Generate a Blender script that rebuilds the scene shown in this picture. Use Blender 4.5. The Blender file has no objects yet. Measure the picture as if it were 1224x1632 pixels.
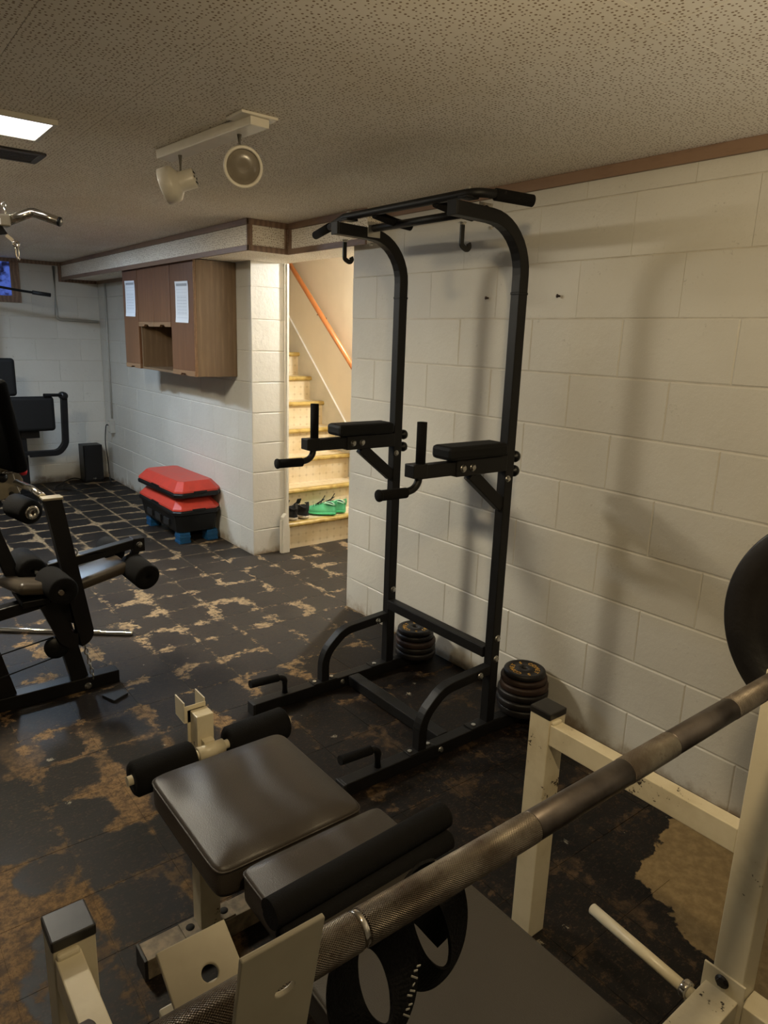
import bpy, bmesh, math, random
from mathutils import Vector, Matrix
random.seed(7)
PI = math.pi
sc = bpy.context.scene
COL = sc.collection

# ---------------------------------------------------------------- camera
def make_camera():
    f, yaw, pit, rol = 1115.54, 0.6697, 0.2419, 0.0346
    fw = Vector((math.sin(yaw)*math.cos(pit), math.cos(yaw)*math.cos(pit), -math.sin(pit)))
    r = Vector((math.cos(yaw), -math.sin(yaw), 0.0))
    u = r.cross(fw)
    r2 = r*math.cos(rol) + u*math.sin(rol)
    u2 = -r*math.sin(rol) + u*math.cos(rol)
    cam = bpy.data.cameras.new('camera'); o = bpy.data.objects.new('camera', cam); COL.objects.link(o)
    m = Matrix((r2, u2, -fw)).transposed().to_4x4()
    m.translation = Vector((-2.2029, -3.1056, 1.5039))
    o.matrix_world = m
    cam.sensor_fit = 'VERTICAL'; cam.sensor_height = 24.0
    cam.lens = f*24.0/1632.0
    cam.clip_start = 0.02
    sc.camera = o
make_camera()

# ---------------------------------------------------------------- world, exposure
w = bpy.data.worlds.new('world'); sc.world = w; w.use_nodes = True
w.node_tree.nodes['Background'].inputs[0].default_value = (0.02, 0.025, 0.04, 1)
w.node_tree.nodes['Background'].inputs[1].default_value = 0.4
sc.view_settings.view_transform = 'Standard'
sc.view_settings.look = 'None'
sc.view_settings.gamma = 1.0
sc.view_settings.use_curve_mapping = False
sc.view_settings.exposure = 0.0

# emission strengths of the room lamps and one added fill (all are fixtures built below)
E_PANEL = (4.0, (1.0, 0.95, 0.92))      # square ceiling light seen at the left edge
E_MAIN = (168.0, (1.0, 0.90, 0.70))     # warm ceiling light just left of the frame
E_UP_FILL = (42.0, (1.0, 0.90, 0.70))        # added fill uplighter out of view, watts
E_SPOT = (54.0, (1.0, 0.78, 0.46))     # spot head above the photographer, watts
E_BACK = (220.0, (0.63, 0.80, 1.0))      # cool light over the far part of the room
E_STAIR = (2050.0, (0.97, 1.0, 1.0))    # bulb at the foot of the stairs

# ---------------------------------------------------------------- helpers
def lin(c):
    return tuple(((x/255.0)/12.92 if x/255.0 <= 0.04045 else ((x/255.0+0.055)/1.055)**2.4) for x in c) + (1.0,)

def link(name, me, mat=None, parent=None, loc=None):
    o = bpy.data.objects.new(name, me); COL.objects.link(o)
    if mat is not None and me is not None and hasattr(me, 'materials') and len(me.materials) == 0:
        me.materials.append(mat)
    if loc is not None: o.location = loc
    if parent is not None: o.parent = parent
    return o

class MB:
    """collects simple solids into one mesh"""
    def __init__(s): s.v = []; s.f = []; s.sm = []
    def add(s, vs, fs, smooth=False):
        n = len(s.v); s.v += [tuple(v) for v in vs]
        s.f += [tuple(i+n for i in f) for f in fs]; s.sm += [smooth]*len(fs); return s
    def box(s, x0, x1, y0, y1, z0, z1):
        v = [(x0,y0,z0),(x1,y0,z0),(x1,y1,z0),(x0,y1,z0),(x0,y0,z1),(x1,y0,z1),(x1,y1,z1),(x0,y1,z1)]
        return s.add(v, [(0,3,2,1),(4,5,6,7),(0,1,5,4),(1,2,6,5),(2,3,7,6),(3,0,4,7)])
    def prism(s, poly, axis, a, b):
        """poly of 2D points extruded along axis: 'x' -> (y,z), 'y' -> (x,z), 'z' -> (x,y)"""
        def P(p, t):
            return (t, p[0], p[1]) if axis == 'x' else (p[0], t, p[1]) if axis == 'y' else (p[0], p[1], t)
        n = len(poly); v = [P(p, a) for p in poly] + [P(p, b) for p in poly]
        f = [tuple(range(n)), tuple(range(2*n-1, n-1, -1))]
        f += [(i, i+n, (i+1) % n + n, (i+1) % n) for i in range(n)]
        return s.add(v, f)
    def sweep(s, pts, prof, ref=(0,0,1), cap=True, smooth=False, closed=False):
        pts = [Vector(p) for p in pts]; n = len(pts); m = len(prof); ref = Vector(ref)
        vs = []
        for i in range(n):
            if closed:
                a = (pts[i]-pts[i-1]).normalized(); b = (pts[(i+1) % n]-pts[i]).normalized()
            else:
                a = (pts[i]-pts[max(i-1, 0)]) if i > 0 else (pts[1]-pts[0])
                b = (pts[min(i+1, n-1)]-pts[i]) if i < n-1 else (pts[n-1]-pts[n-2])
                a = a.normalized(); b = b.normalized()
            t = (a+b).normalized(); k = 1.0/max(0.3, t.dot(b))
            side = t.cross(ref)
            if side.length < 1e-4: side = t.cross(Vector((0.3, 1, 0.1)))
            side.normalize(); up = side.cross(t).normalized()
            # miter along the bend direction
            bd = (b-a); bd = bd - t*bd.dot(t)
            bdn = bd.normalized() if bd.length > 1e-5 else None
            for (px, pz) in prof:
                d = side*px + up*pz
                if bdn is not None: d = d + bdn*(d.dot(bdn))*(k-1)
                vs.append(pts[i]+d)
        fs = []
        rng = n if closed else n-1
        for i in range(rng):
            j = (i+1) % n
            for q in range(m):
                fs.append((i*m+q, i*m+(q+1) % m, j*m+(q+1) % m, j*m+q))
        s.add(vs, fs, smooth)
        if cap and not closed:
            s.add(vs[:m], [tuple(range(m-1, -1, -1))]); s.add(vs[-m:], [tuple(range(m))])
        return s
    def tube(s, pts, r, seg=14, ref=(0,0,1), **k):
        return s.sweep(pts, [(r*math.cos(2*PI*i/seg), r*math.sin(2*PI*i/seg)) for i in range(seg)], ref, smooth=True, **k)
    def bar(s, pts, wd, th, ref=(0,0,1), **k):
        return s.sweep(pts, [(-wd/2, -th/2), (wd/2, -th/2), (wd/2, th/2), (-wd/2, th/2)], ref, **k)
    def lathe(s, prof, centre, axis, seg=32, smooth=True):
        """prof: list of (radius, offset along axis)"""
        ax = Vector(axis).normalized(); c = Vector(centre)
        a = ax.cross(Vector((0, 0, 1)))
        if a.length < 1e-3: a = Vector((1, 0, 0))
        a.normalize(); b = ax.cross(a)
        m = len(prof); vs = []
        for i in range(seg):
            d = a*math.cos(2*PI*i/seg)+b*math.sin(2*PI*i/seg)
            vs += [c+ax*h+d*r for r, h in prof]
        fs = [(i*m+j, i*m+j+1, ((i+1) % seg)*m+j+1, ((i+1) % seg)*m+j) for i in range(seg) for j in range(m-1)]
        return s.add(vs, fs, smooth)
    def build(s, name, mat, parent=None, bevel=0.0, segs=2, sub=0):
        me = bpy.data.meshes.new(name); me.from_pydata(s.v, [], s.f)
        for p, q in zip(me.polygons, s.sm): p.use_smooth = q
        bm = bmesh.new(); bm.from_mesh(me)
        bmesh.ops.remove_doubles(bm, verts=bm.verts, dist=1e-6)
        bmesh.ops.recalc_face_normals(bm, faces=bm.faces)
        bm.to_mesh(me); bm.free()
        o = link(name, me, mat, parent)
        if bevel > 0:
            b = o.modifiers.new('bevel', 'BEVEL'); b.width = bevel; b.segments = segs; b.limit_method = 'ANGLE'; b.angle_limit = math.radians(50)
            b.harden_normals = False
        if sub:
            m = o.modifiers.new('subdivision', 'SUBSURF'); m.levels = sub; m.render_levels = sub
        return o

def fillet(pts, r, n=6):
    """round the inner corners of a polyline"""
    P = [Vector(p) for p in pts]; out = [P[0]]
    rs = r if isinstance(r, (list, tuple)) else [r]*(len(P)-2)
    for i in range(1, len(P)-1):
        a = (P[i-1]-P[i]); b = (P[i+1]-P[i]); la, lb = a.length, b.length
        a.normalize(); b.normalize()
        ang = a.angle(b); rr = rs[i-1]
        d = min(rr/math.tan(ang/2), la*0.49 if i > 1 else la*0.98, lb*0.49 if i < len(P)-2 else lb*0.98)
        rr = d*math.tan(ang/2)
        c = P[i]+(a+b).normalized()*(rr/math.sin(ang/2))
        s0 = P[i]+a*d-c; s1 = P[i]+b*d-c
        tot = s0.angle(s1)
        axis = s0.cross(s1).normalized()
        for k in range(n+1):
            out.append(c+Matrix.Rotation(tot*k/n, 3, axis) @ s0)
    out.append(P[-1]); return out

def tag(o, label=None, cat=None, group=None, kind=None):
    if label: o['label'] = label
    if cat: o['category'] = cat
    if group: o['group'] = group
    if kind: o['kind'] = kind
    return o
def thing(name, label, cat, loc=(0, 0, 0), group=None, rz=0.0):
    o = bpy.data.objects.new(name, None); COL.objects.link(o); o.location = loc; o.rotation_euler = (0, 0, rz)
    o.empty_display_size = 0.05
    return tag(o, label, cat, group)
def struct(o): o['kind'] = 'structure'; return o
def attach(root, *objs):
    """parent pieces modelled in world space to a root standing at its own base"""
    for o in objs:
        o.parent = root
        o.matrix_parent_inverse = (Matrix.Translation(root.location) @ Matrix.Rotation(root.rotation_euler.z, 4, 'Z')).inverted()
def copy_tree(o, parent=None):
    c = o.copy(); COL.objects.link(c)
    if parent: c.parent = parent
    for ch in list(o.children): copy_tree(ch, c)
    return c

# ---------------------------------------------------------------- materials
class NT:
    def __init__(s, name):
        s.m = bpy.data.materials.new(name); s.m.use_nodes = True; s.t = s.m.node_tree; s.b = s.t.nodes['Principled BSDF']
    def n(s, typ, **k):
        nd = s.t.nodes.new(typ)
        for a, b in k.items(): setattr(nd, a, b)
        return nd
    def l(s, a, b): s.t.links.new(a, b)
    def val(s, sock, v):
        if isinstance(v, (int, float)): sock.default_value = v
        elif isinstance(v, (tuple, list)): sock.default_value = v
        else: s.l(v, sock)
    def math(s, op, a, b=0.0, c=None, clamp=False):
        nd = s.n('ShaderNodeMath', operation=op, use_clamp=clamp); s.val(nd.inputs[0], a); s.val(nd.inputs[1], b)
        if c is not None: s.val(nd.inputs[2], c)
        return nd.outputs[0]
    def mix(s, f, a, b, typ='MIX'):
        nd = s.n('ShaderNodeMix', data_type='RGBA', blend_type=typ); s.val(nd.inputs[0], f); s.val(nd.inputs[6], a); s.val(nd.inputs[7], b)
        return nd.outputs[2]
    def noise(s, vec, scale, detail=3, rough=0.55, w=None):
        nd = s.n('ShaderNodeTexNoise'); s.l(vec, nd.inputs['Vector']); nd.inputs['Scale'].default_value = scale
        nd.inputs['Detail'].default_value = detail; nd.inputs['Roughness'].default_value = rough
        return nd.outputs['Fac']
    def step(s, v, lo, hi):
        nd = s.n('ShaderNodeMapRange', interpolation_type='SMOOTHSTEP'); s.val(nd.inputs[0], v)
        nd.inputs[1].default_value = lo; nd.inputs[2].default_value = hi
        return nd.outputs[0]
    def pos(s): return s.n('ShaderNodeNewGeometry').outputs['Position']
    def objc(s): return s.n('ShaderNodeTexCoord').outputs['Object']
    def rnd(s): return s.n('ShaderNodeObjectInfo').outputs['Random']
    def sep(s, v):
        nd = s.n('ShaderNodeSeparateXYZ'); s.l(v, nd.inputs[0]); return nd.outputs
    def comb(s, x, y, z):
        nd = s.n('ShaderNodeCombineXYZ'); s.val(nd.inputs[0], x); s.val(nd.inputs[1], y); s.val(nd.inputs[2], z); return nd.outputs[0]
    def vscale(s, v, sc3):
        nd = s.n('ShaderNodeVectorMath', operation='MULTIPLY'); s.l(v, nd.inputs[0]); nd.inputs[1].default_value = sc3; return nd.outputs[0]
    def bump(s, h, st=0.3, dist=0.01):
        nd = s.n('ShaderNodeBump'); nd.inputs['Strength'].default_value = st; nd.inputs['Distance'].default_value = dist
        s.l(h, nd.inputs['Height']); s.l(nd.outputs[0], s.b.inputs['Normal'])
    def fin(s, col=None, rough=None, metal=None, spec=None):
        if col is not None: s.val(s.b.inputs['Base Color'], col)
        if rough is not None: s.val(s.b.inputs['Roughness'], rough)
        if metal is not None: s.val(s.b.inputs['Metallic'], metal)
        if spec is not None: s.val(s.b.inputs['Specular IOR Level'], spec)
        return s.m

def plain(name, rgb, rough=0.5, metal=0.0, vary=0.12, scale=18, bump=0.0, bscale=120, spec=0.5):
    t = NT(name); p = t.objc()
    n = t.noise(p, scale, 4)
    c = lin(rgb); d = tuple(x*(1-vary) for x in c[:3])+(1,); e = tuple(min(1, x*(1+vary)) for x in c[:3])+(1,)
    t.fin(t.mix(t.step(n, 0.3, 0.7), d, e), t.math('ADD', rough-0.06, t.math('MULTIPLY', n, 0.12)), metal, spec)
    if bump: t.bump(t.noise(p, bscale, 3), bump, 0.004)
    return t.m

def emit(name, st, rgb):
    t = NT(name); t.fin((*[0.8*c for c in rgb], 1), 0.5)
    t.b.inputs['Emission Color'].default_value = (*rgb, 1); t.b.inputs['Emission Strength'].default_value = st
    return t.m

def mat_block_paint():
    t = NT('white_painted_concrete_block'); p = t.pos(); x, y, z = t.sep(p)
    big = t.noise(p, 1.3, 4); mid = t.noise(p, 9, 5, 0.6); fine = t.noise(p, 70, 4, 0.65)
    c = t.mix(t.step(big, 0.35, 0.7), lin((206, 203, 194)), lin((194, 190, 180)))
    c = t.mix(t.math('MULTIPLY', t.rnd(), 0.25), c, lin((180, 176, 168)))
    # scuffs and small dark marks
    c = t.mix(t.math('MULTIPLY', t.step(t.math('MULTIPLY', mid, fine), 0.36, 0.46), 0.35), c, lin((120, 112, 100)))
    # damp brown stain creeping up from the floor
    st = t.math('SUBTRACT', 0.17, t.math('ADD', z, t.math('MULTIPLY', mid, 0.26)))
    c = t.mix(t.math('MULTIPLY', t.step(st, -0.03, 0.06), 0.75), c, lin((122, 96, 62)))
    t.fin(c, 0.42, 0.0, 0.45)
    pores = t.step(t.noise(p, 160, 2, 0.7), 0.60, 0.75)
    h = t.math('SUBTRACT', t.math('ADD', t.math('MULTIPLY', t.noise(p, 35, 5, 0.6), 0.8), t.math('MULTIPLY', mid, 0.7)), t.math('MULTIPLY', pores, 0.35))
    t.bump(h, 0.42, 0.006)
    return t.m

def mat_ceiling():
    t = NT('perforated_ceiling_board'); p = t.pos(); x, y, z = t.sep(p)
    nrm = t.sep(t.n('ShaderNodeNewGeometry').outputs['Normal'])
    horiz = t.math('GREATER_THAN', t.math('ABSOLUTE', nrm[2]), 0.5)
    facex = t.math('GREATER_THAN', t.math('ABSOLUTE', nrm[0]), 0.5)
    nothx = t.math('SUBTRACT', 1.0, horiz)
    onx = t.math('MULTIPLY', facex, nothx)
    u = t.math('ADD', t.math('MULTIPLY', x, t.math('SUBTRACT', 1.0, onx)), t.math('MULTIPLY', y, onx))
    v = t.math('ADD', t.math('MULTIPLY', y, horiz), t.math('MULTIPLY', z, nothx))
    vo = t.n('ShaderNodeTexVoronoi', voronoi_dimensions='2D'); t.l(t.comb(u, v, 0.0), vo.inputs['Vector'])
    vo.inputs['Scale'].default_value = 82; vo.inputs['Randomness'].default_value = 0.62
    rnd_ = t.sep(vo.outputs['Color'])[0]
    rad = t.math('ADD', 0.13, t.math('MULTIPLY', rnd_, 0.12))
    hole = t.math('MULTIPLY', t.math('LESS_THAN', vo.outputs['Distance'], rad), t.math('GREATER_THAN', rnd_, 0.22))
    n = t.noise(p, 2.0, 4)
    base = t.mix(t.step(n, 0.35, 0.7), lin((240, 233, 221)), lin((232, 223, 207)))
    t.fin(t.mix(hole, base, lin((146, 124, 98))), 0.8, 0.0, 0.25)
    t.bump(t.math('SUBTRACT', t.math('MULTIPLY', t.noise(p, 260, 2), 0.15), hole), 0.5, 0.002)
    return t.m

TS = 0.2286; TX = 0.02
def mat_floor():
    t = NT('worn_black_floor_tile'); p = t.pos(); x, y, z = t.sep(p)
    def jd(v, off):
        q = t.math('DIVIDE', t.math('SUBTRACT', v, off), TS); fr = t.math('SUBTRACT', q, t.math('ROUND', q)); return t.math('MULTIPLY', t.math('ABSOLUTE', fr), TS)
    dx = jd(x, TX); dy = jd(y, 0.0)
    d = t.math('MINIMUM', dx, dy)
    corner = t.math('ADD', dx, dy)
    big = t.noise(p, 1.1, 3, 0.5); mid = t.noise(p, 4.5, 5, 0.6); fine = t.noise(p, 34, 6, 0.7)
    vf = t.noise(p, 130, 3, 0.7)
    far = t.step(y, 1.0, 2.2)
    nearl = t.math('MULTIPLY', t.step(y, -0.3, -0.9), t.step(x, -1.1, -1.5))
    right = t.math('MULTIPLY', t.step(x, -1.25, -0.8), t.step(y, -0.75, -1.05))
    # width of the worn strip along joints varies over the floor, widest near the bench
    wide = t.math('MULTIPLY', t.step(mid, 0.50, 0.64), t.math('ADD', 0.050, t.math('MULTIPLY', far, -0.022)))
    wd = t.math('ADD', wide, t.math('MULTIPLY', t.step(big, 0.50, 0.62), 0.012))
    wd = t.math('ADD', wd, t.math('MULTIPLY', t.step(corner, 0.10, 0.0), t.math('MULTIPLY', t.step(mid, 0.47, 0.60), 0.06)))
    grain = t.math('ADD', t.math('MULTIPLY', t.math('SUBTRACT', fine, 0.5), 0.10), t.math('MULTIPLY', t.math('SUBTRACT', vf, 0.5), 0.05))
    edge = t.math('SUBTRACT', t.math('ADD', wd, grain), d)
    worn = t.math('MULTIPLY', t.step(edge, -0.004, 0.020), t.step(t.math('ADD', t.math('MULTIPLY', mid, 0.6), t.math('MULTIPLY', fine, 0.4)), 0.46, 0.55))
    worn = t.math('MULTIPLY', worn, t.math('SUBTRACT', 1.0, t.math('MULTIPLY', right, 0.80)))
    dn = t.math('MINIMUM', dx, t.math('ADD', dy, 0.012))
    en = t.math('SUBTRACT', t.math('ADD', t.math('MULTIPLY', t.math('SUBTRACT', t.noise(p, 2.6, 3, 0.5), 0.46), 0.42), t.math('MULTIPLY', t.math('SUBTRACT', fine, 0.5), 0.05)), dn)
    worn = t.math('MAXIMUM', t.math('MULTIPLY', worn, t.math('SUBTRACT', 1.0, t.math('MULTIPLY', nearl, 0.6))), t.math('MULTIPLY', nearl, t.math('MULTIPLY', t.step(en, -0.012, 0.014), 0.85)))
    # pale grout line in the far, cleaner part
    line = t.math('MULTIPLY', t.step(d, 0.014, 0.004), t.math('MULTIPLY', far, t.step(mid, 0.36, 0.52)))
    line2 = t.math('MULTIPLY', t.math('MULTIPLY', t.step(d, 0.005, 0.001), t.step(t.math('ADD', t.math('MULTIPLY', mid, 0.5), t.math('MULTIPLY', fine, 0.5)), 0.50, 0.60)), t.math('SUBTRACT', 0.30, t.math('MULTIPLY', right, 0.2)))
    # dark tile colour: black with brown and plum blotches
    c = t.mix(t.step(mid, 0.35, 0.65), lin((14, 12, 11)), lin((23, 18, 16)))
    blot = t.step(t.math('ADD', t.math('MULTIPLY', fine, 0.6), t.math('MULTIPLY', vf, 0.4)), 0.50, 0.66)
    pale_mid = t.math('MULTIPLY', t.math('MULTIPLY', t.step(y, -0.9, 0.2), t.step(y, 2.4, 1.3)), t.step(x, -1.9, -1.0))  # paler grey tone over the middle of the floor
    c = t.mix(t.math('MULTIPLY', pale_mid, 0.8), c, t.mix(fine, lin((40, 36, 33)), lin((66, 60, 53))))
    c = t.mix(t.math('MULTIPLY', blot, t.math('ADD', 0.50, t.math('MULTIPLY', right, 0.30))), c, lin((66, 50, 36)))
    scr = t.noise(t.vscale(p, (14, 50, 1)), 3.0, 5, 0.7)
    c = t.mix(t.math('MULTIPLY', t.step(scr, 0.56, 0.66), 0.30), c, lin((86, 72, 56)))
    c = t.mix(t.math('MULTIPLY', t.step(fine, 0.46, 0.34), 0.6), c, lin((14, 12, 12)))
    c = t.mix(t.math('MULTIPLY', t.step(t.noise(p, 2.3, 2), 0.55, 0.7), 0.4), c, lin((28, 21, 22)))
    c = t.mix(t.math('MULTIPLY', t.math('MULTIPLY', t.step(vf, 0.64, 0.74), t.step(mid, 0.4, 0.6)), 0.55), c, lin((122, 106, 86)))
    tan = t.mix(t.step(fine, 0.35, 0.65), lin((88, 68, 44)), lin((128, 102, 70)))
    tan = t.mix(t.math('MULTIPLY', t.step(vf, 0.5, 0.62), 0.45), tan, lin((60, 44, 30)))
    tan = t.mix(t.math('MAXIMUM', t.math('MULTIPLY', far, 0.6), t.math('MULTIPLY', pale_mid, 0.7)), tan, t.mix(t.step(fine, 0.35, 0.6), lin((120, 104, 82)), lin((160, 140, 110))))
    mask = t.math('MULTIPLY', t.math('MAXIMUM', t.math('MAXIMUM', worn, line), line2), t.math('ADD', 0.72, t.math('MULTIPLY', t.step(fine, 0.4, 0.55), 0.28)))
    c = t.mix(mask, c, tan)
    # scattered paint flecks
    vo = t.n('ShaderNodeTexVoronoi'); t.l(p, vo.inputs['Vector']); vo.inputs['Scale'].default_value = 11
    fleck = t.math('MULTIPLY', t.step(t.math('ADD', vo.outputs['Distance'], t.math('MULTIPLY', t.math('SUBTRACT', vf, 0.5), 0.35)), t.math('MULTIPLY', t.sep(vo.outputs['Color'])[1], 0.12), 0.0) if False else t.step(t.math('ADD', t.math('DIVIDE', vo.outputs['Distance'], t.math('ADD', 0.25, t.sep(vo.outputs['Color'])[1])), t.math('MULTIPLY', t.math('SUBTRACT', vf, 0.5), 0.5)), 0.11, 0.05), t.math('GREATER_THAN', t.sep(vo.outputs['Color'])[0], 0.70))
    c = t.mix(t.math('MULTIPLY', fleck, 0.7), c, lin((150, 142, 124)))
    # bare concrete where tiles have broken away beside the wall
    e1 = t.math('ADD', t.math('MULTIPLY', t.math('ADD', x, 0.47), 0.83), t.math('MULTIPLY', t.math('ADD', y, 2.17), -0.30))
    e1 = t.math('ADD', e1, 0.02)
    e2 = t.math('SUBTRACT', -2.17, y)
    e2 = t.math('ADD', e2, t.math('MULTIPLY', t.math('ADD', x, 0.3), 0.2))
    e = t.math('ADD', t.math('MINIMUM', e1, e2), t.math('MULTIPLY', t.math('SUBTRACT', t.noise(p, 14, 5, 0.6), 0.5), 0.12))
    e = t.math('MINIMUM', e, t.math('ADD', 0.72, t.math('ADD', y, 2.17)))
    patch = t.step(e, -0.002, 0.006)
    c = t.mix(patch, c, t.mix(t.step(fine, 0.35, 0.7), lin((116, 98, 68)), lin((138, 118, 84))))
    rough = t.math('ADD', t.math('ADD', 0.42, t.math('MULTIPLY', fine, 0.25)), t.math('MULTIPLY', t.math('MAXIMUM', mask, patch), 0.35), clamp=True)
    t.fin(c, rough, 0.0, 0.22)
    h = t.math('SUBTRACT', t.math('MULTIPLY', fine, 0.4), t.math('MULTIPLY', t.math('MAXIMUM', mask, patch), 0.5))
    t.bump(h, 0.45, 0.003)
    return t.m

def mat_wood(name, a, b, axis_scale=(9, 9, 0.8), rough=0.45, sc_=1.0, wv_=0.25):
    t = NT(name); p = t.objc(); q = t.vscale(p, axis_scale)
    n = t.noise(q, 6*sc_, 6, 0.65); n2 = t.noise(q, 22*sc_, 4, 0.7)
    wv = t.n('ShaderNodeTexWave', wave_type='BANDS', bands_direction='X'); t.l(q, wv.inputs['Vector'])
    wv.inputs['Scale'].default_value = 1.6*sc_; wv.inputs['Distortion'].default_value = 5; wv.inputs['Detail'].default_value = 3
    f = t.math('ADD', t.math('MULTIPLY', n, 0.5), t.math('ADD', t.math('MULTIPLY', n2, 0.25), t.math('MULTIPLY', wv.outputs['Fac'], wv_)))
    t.fin(t.mix(t.step(f, 0.35, 0.65), lin(a), lin(b)), rough)
    t.bump(n2, 0.15, 0.002)
    return t.m

def mat_knurl(cross=True, name='knurled_steel', fine_=False):
    t = NT(name); p = t.objc(); x, y, z = t.sep(p)
    ang = t.math('MULTIPLY', t.math('ARCTAN2', y, z), 0.0165)
    P_ = 0.0021 if not fine_ else 0.0012
    def ridge(s):
        v = t.math('DIVIDE', t.math('ADD', t.math('MULTIPLY', x, 0.75), t.math('MULTIPLY', ang, s)), P_)
        return t.math('ABSOLUTE', t.math('SUBTRACT', t.math('FRACT', v), 0.5))
    big = t.noise(p, 14, 5, 0.6); fine = t.noise(p, 90, 4, 0.7)
    c = t.mix(t.step(big, 0.35, 0.65), lin((104, 92, 80)), lin((160, 150, 136)) if not fine_ else lin((150, 144, 130)))
    c = t.mix(t.math('MULTIPLY', t.step(fine, 0.55, 0.7), 0.5), c, lin((78, 56, 38)))
    if cross:
        h = t.math('MULTIPLY', t.math('ADD', ridge(1.0), ridge(-1.0)), 1.0)
        c = t.mix(t.step(h, 0.55, 0.15), c, lin((52, 42, 32)))
        t.bump(h, 0.8, 0.0012)
        t.fin(c, t.math('ADD', 0.30 if not fine_ else 0.42, t.math('MULTIPLY', fine, 0.25)), 0.85 if not fine_ else 0.6)
    else:
        c = t.mix(t.step(big, 0.3, 0.7), lin((66, 60, 58)), lin((104, 96, 90)))
        t.bump(fine, 0.08, 0.001)
        t.fin(c, t.math('ADD', 0.30, t.math('MULTIPLY', big, 0.2)), 0.85)
    return t.m

def mat_cream():
    t = NT('chipped_cream_paint'); p = t.objc()
    n = t.noise(p, 7, 5, 0.6); f = t.noise(p, 60, 5, 0.7)
    c = t.mix(t.step(n, 0.4, 0.7), lin((206, 196, 170)), lin((186, 174, 146)))
    chip = t.step(t.math('ADD', t.math('MULTIPLY', n, 0.55), t.math('MULTIPLY', f, 0.45)), 0.595, 0.62)
    c = t.mix(chip, c, lin((48, 38, 28)))
    t.fin(c, t.math('ADD', 0.36, t.math('MULTIPLY', chip, 0.3)))
    t.bump(t.math('SUBTRACT', t.math('MULTIPLY', f, 0.2), chip), 0.3, 0.001)
    return t.m

def mat_vinyl(name, rgb, crease=0.35, rough=0.36, spec=0.5):
    t = NT(name); p = t.objc(); x, y, z = t.sep(p)
    leather = t.n('ShaderNodeTexVoronoi'); t.l(p, leather.inputs['Vector']); leather.inputs['Scale'].default_value = 420
    n = t.noise(p, 6, 3)
    c = lin(rgb)
    t.fin(t.mix(n, tuple(v*0.85 for v in c[:3])+(1,), tuple(v*1.15 for v in c[:3])+(1,)), t.math('ADD', rough-0.05, t.math('MULTIPLY', n, 0.12)), 0, spec)
    # soft sagging folds running across the cushion
    fold = t.n('ShaderNodeTexWave', wave_type='BANDS', bands_direction='X'); t.l(p, fold.inputs['Vector'])
    fold.inputs['Scale'].default_value = 1.9; fold.inputs['Distortion'].default_value = 3.2; fold.inputs['Detail'].default_value = 1.0; fold.inputs['Detail Scale'].default_value = 1.3
    h = t.math('ADD', t.math('MULTIPLY', leather.outputs['Distance'], 0.03), t.math('MULTIPLY', fold.outputs['Fac'], crease))
    t.bump(h, 0.5, 0.02)
    return t.m

def mat_lino():
    """cream linoleum on the stairs with a printed grid of small brownish motifs"""
    t = NT('patterned_cream_linoleum'); p = t.pos(); x, y, z = t.sep(p)
    v = t.math('ADD', z, y); S = 0.062
    def cen(a):
        q = t.math('DIVIDE', a, S); return t.math('SUBTRACT', q, t.math('ROUND', q))
    a, b = cen(x), cen(v)
    r = t.math('SQRT', t.math('ADD', t.math('MULTIPLY', a, a), t.math('MULTIPLY', b, b)))
    dot = t.step(r, 0.22, 0.08)
    ln = t.step(t.math('MINIMUM', t.math('ABSOLUTE', a), t.math('ABSOLUTE', b)), 0.05, 0.01)
    n = t.noise(p, 5, 4)
    c = t.mix(t.step(n, 0.35, 0.7), lin((226, 210, 178)), lin((212, 190, 148)))
    c = t.mix(t.math('MULTIPLY', dot, 0.32), c, lin((160, 134, 92)))
    c = t.mix(t.math('MULTIPLY', ln, 0.12), c, lin((160, 134, 92)))
    return t.fin(c, 0.4)

def mat_paper():
    """printed month chart: shaded header band and a faint ruled grid with tick marks"""
    t = NT('printed_chart_paper'); p = t.objc(); x, y, z = t.sep(p)   # y across, z up, centred
    def cen(a, S):
        q = t.math('DIVIDE', a, S); return t.math('ABSOLUTE', t.math('SUBTRACT', q, t.math('ROUND', q)))
    gy = t.math('LESS_THAN', cen(y, 0.026), 0.05); gz = t.math('LESS_THAN', cen(z, 0.020), 0.06)
    inside = t.math('MULTIPLY', t.math('LESS_THAN', t.math('ABSOLUTE', y), 0.088), t.math('LESS_THAN', t.math('ABSOLUTE', t.math('ADD', z, 0.005)), 0.105))
    grid = t.math('MULTIPLY', t.math('MAXIMUM', gy, gz), inside)
    head = t.math('MULTIPLY', t.math('LESS_THAN', t.math('ABSOLUTE', y), 0.088), t.math('MULTIPLY', t.math('GREATER_THAN', z, 0.101), t.math('LESS_THAN', z, 0.117)))
    c = t.mix(t.math('MULTIPLY', grid, 0.35), lin((222, 226, 232)), lin((120, 128, 140)))
    c = t.mix(t.math('MULTIPLY', head, 0.7), c, lin((100, 104, 112)))
    dots = t.math('MULTIPLY', t.math('MULTIPLY', t.math('LESS_THAN', t.math('SUBTRACT', 0.5, cen(y, 0.026)), 0.16), t.math('LESS_THAN', t.math('SUBTRACT', 0.5, cen(z, 0.020)), 0.16)), inside)
    dots = t.math('MULTIPLY', dots, t.math('LESS_THAN', t.math('ABSOLUTE', t.math('ADD', z, 0.02)), 0.055))
    c = t.mix(t.math('MULTIPLY', dots, 0.75), c, lin((50, 60, 90)))
    return t.fin(c, 0.6)

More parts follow.
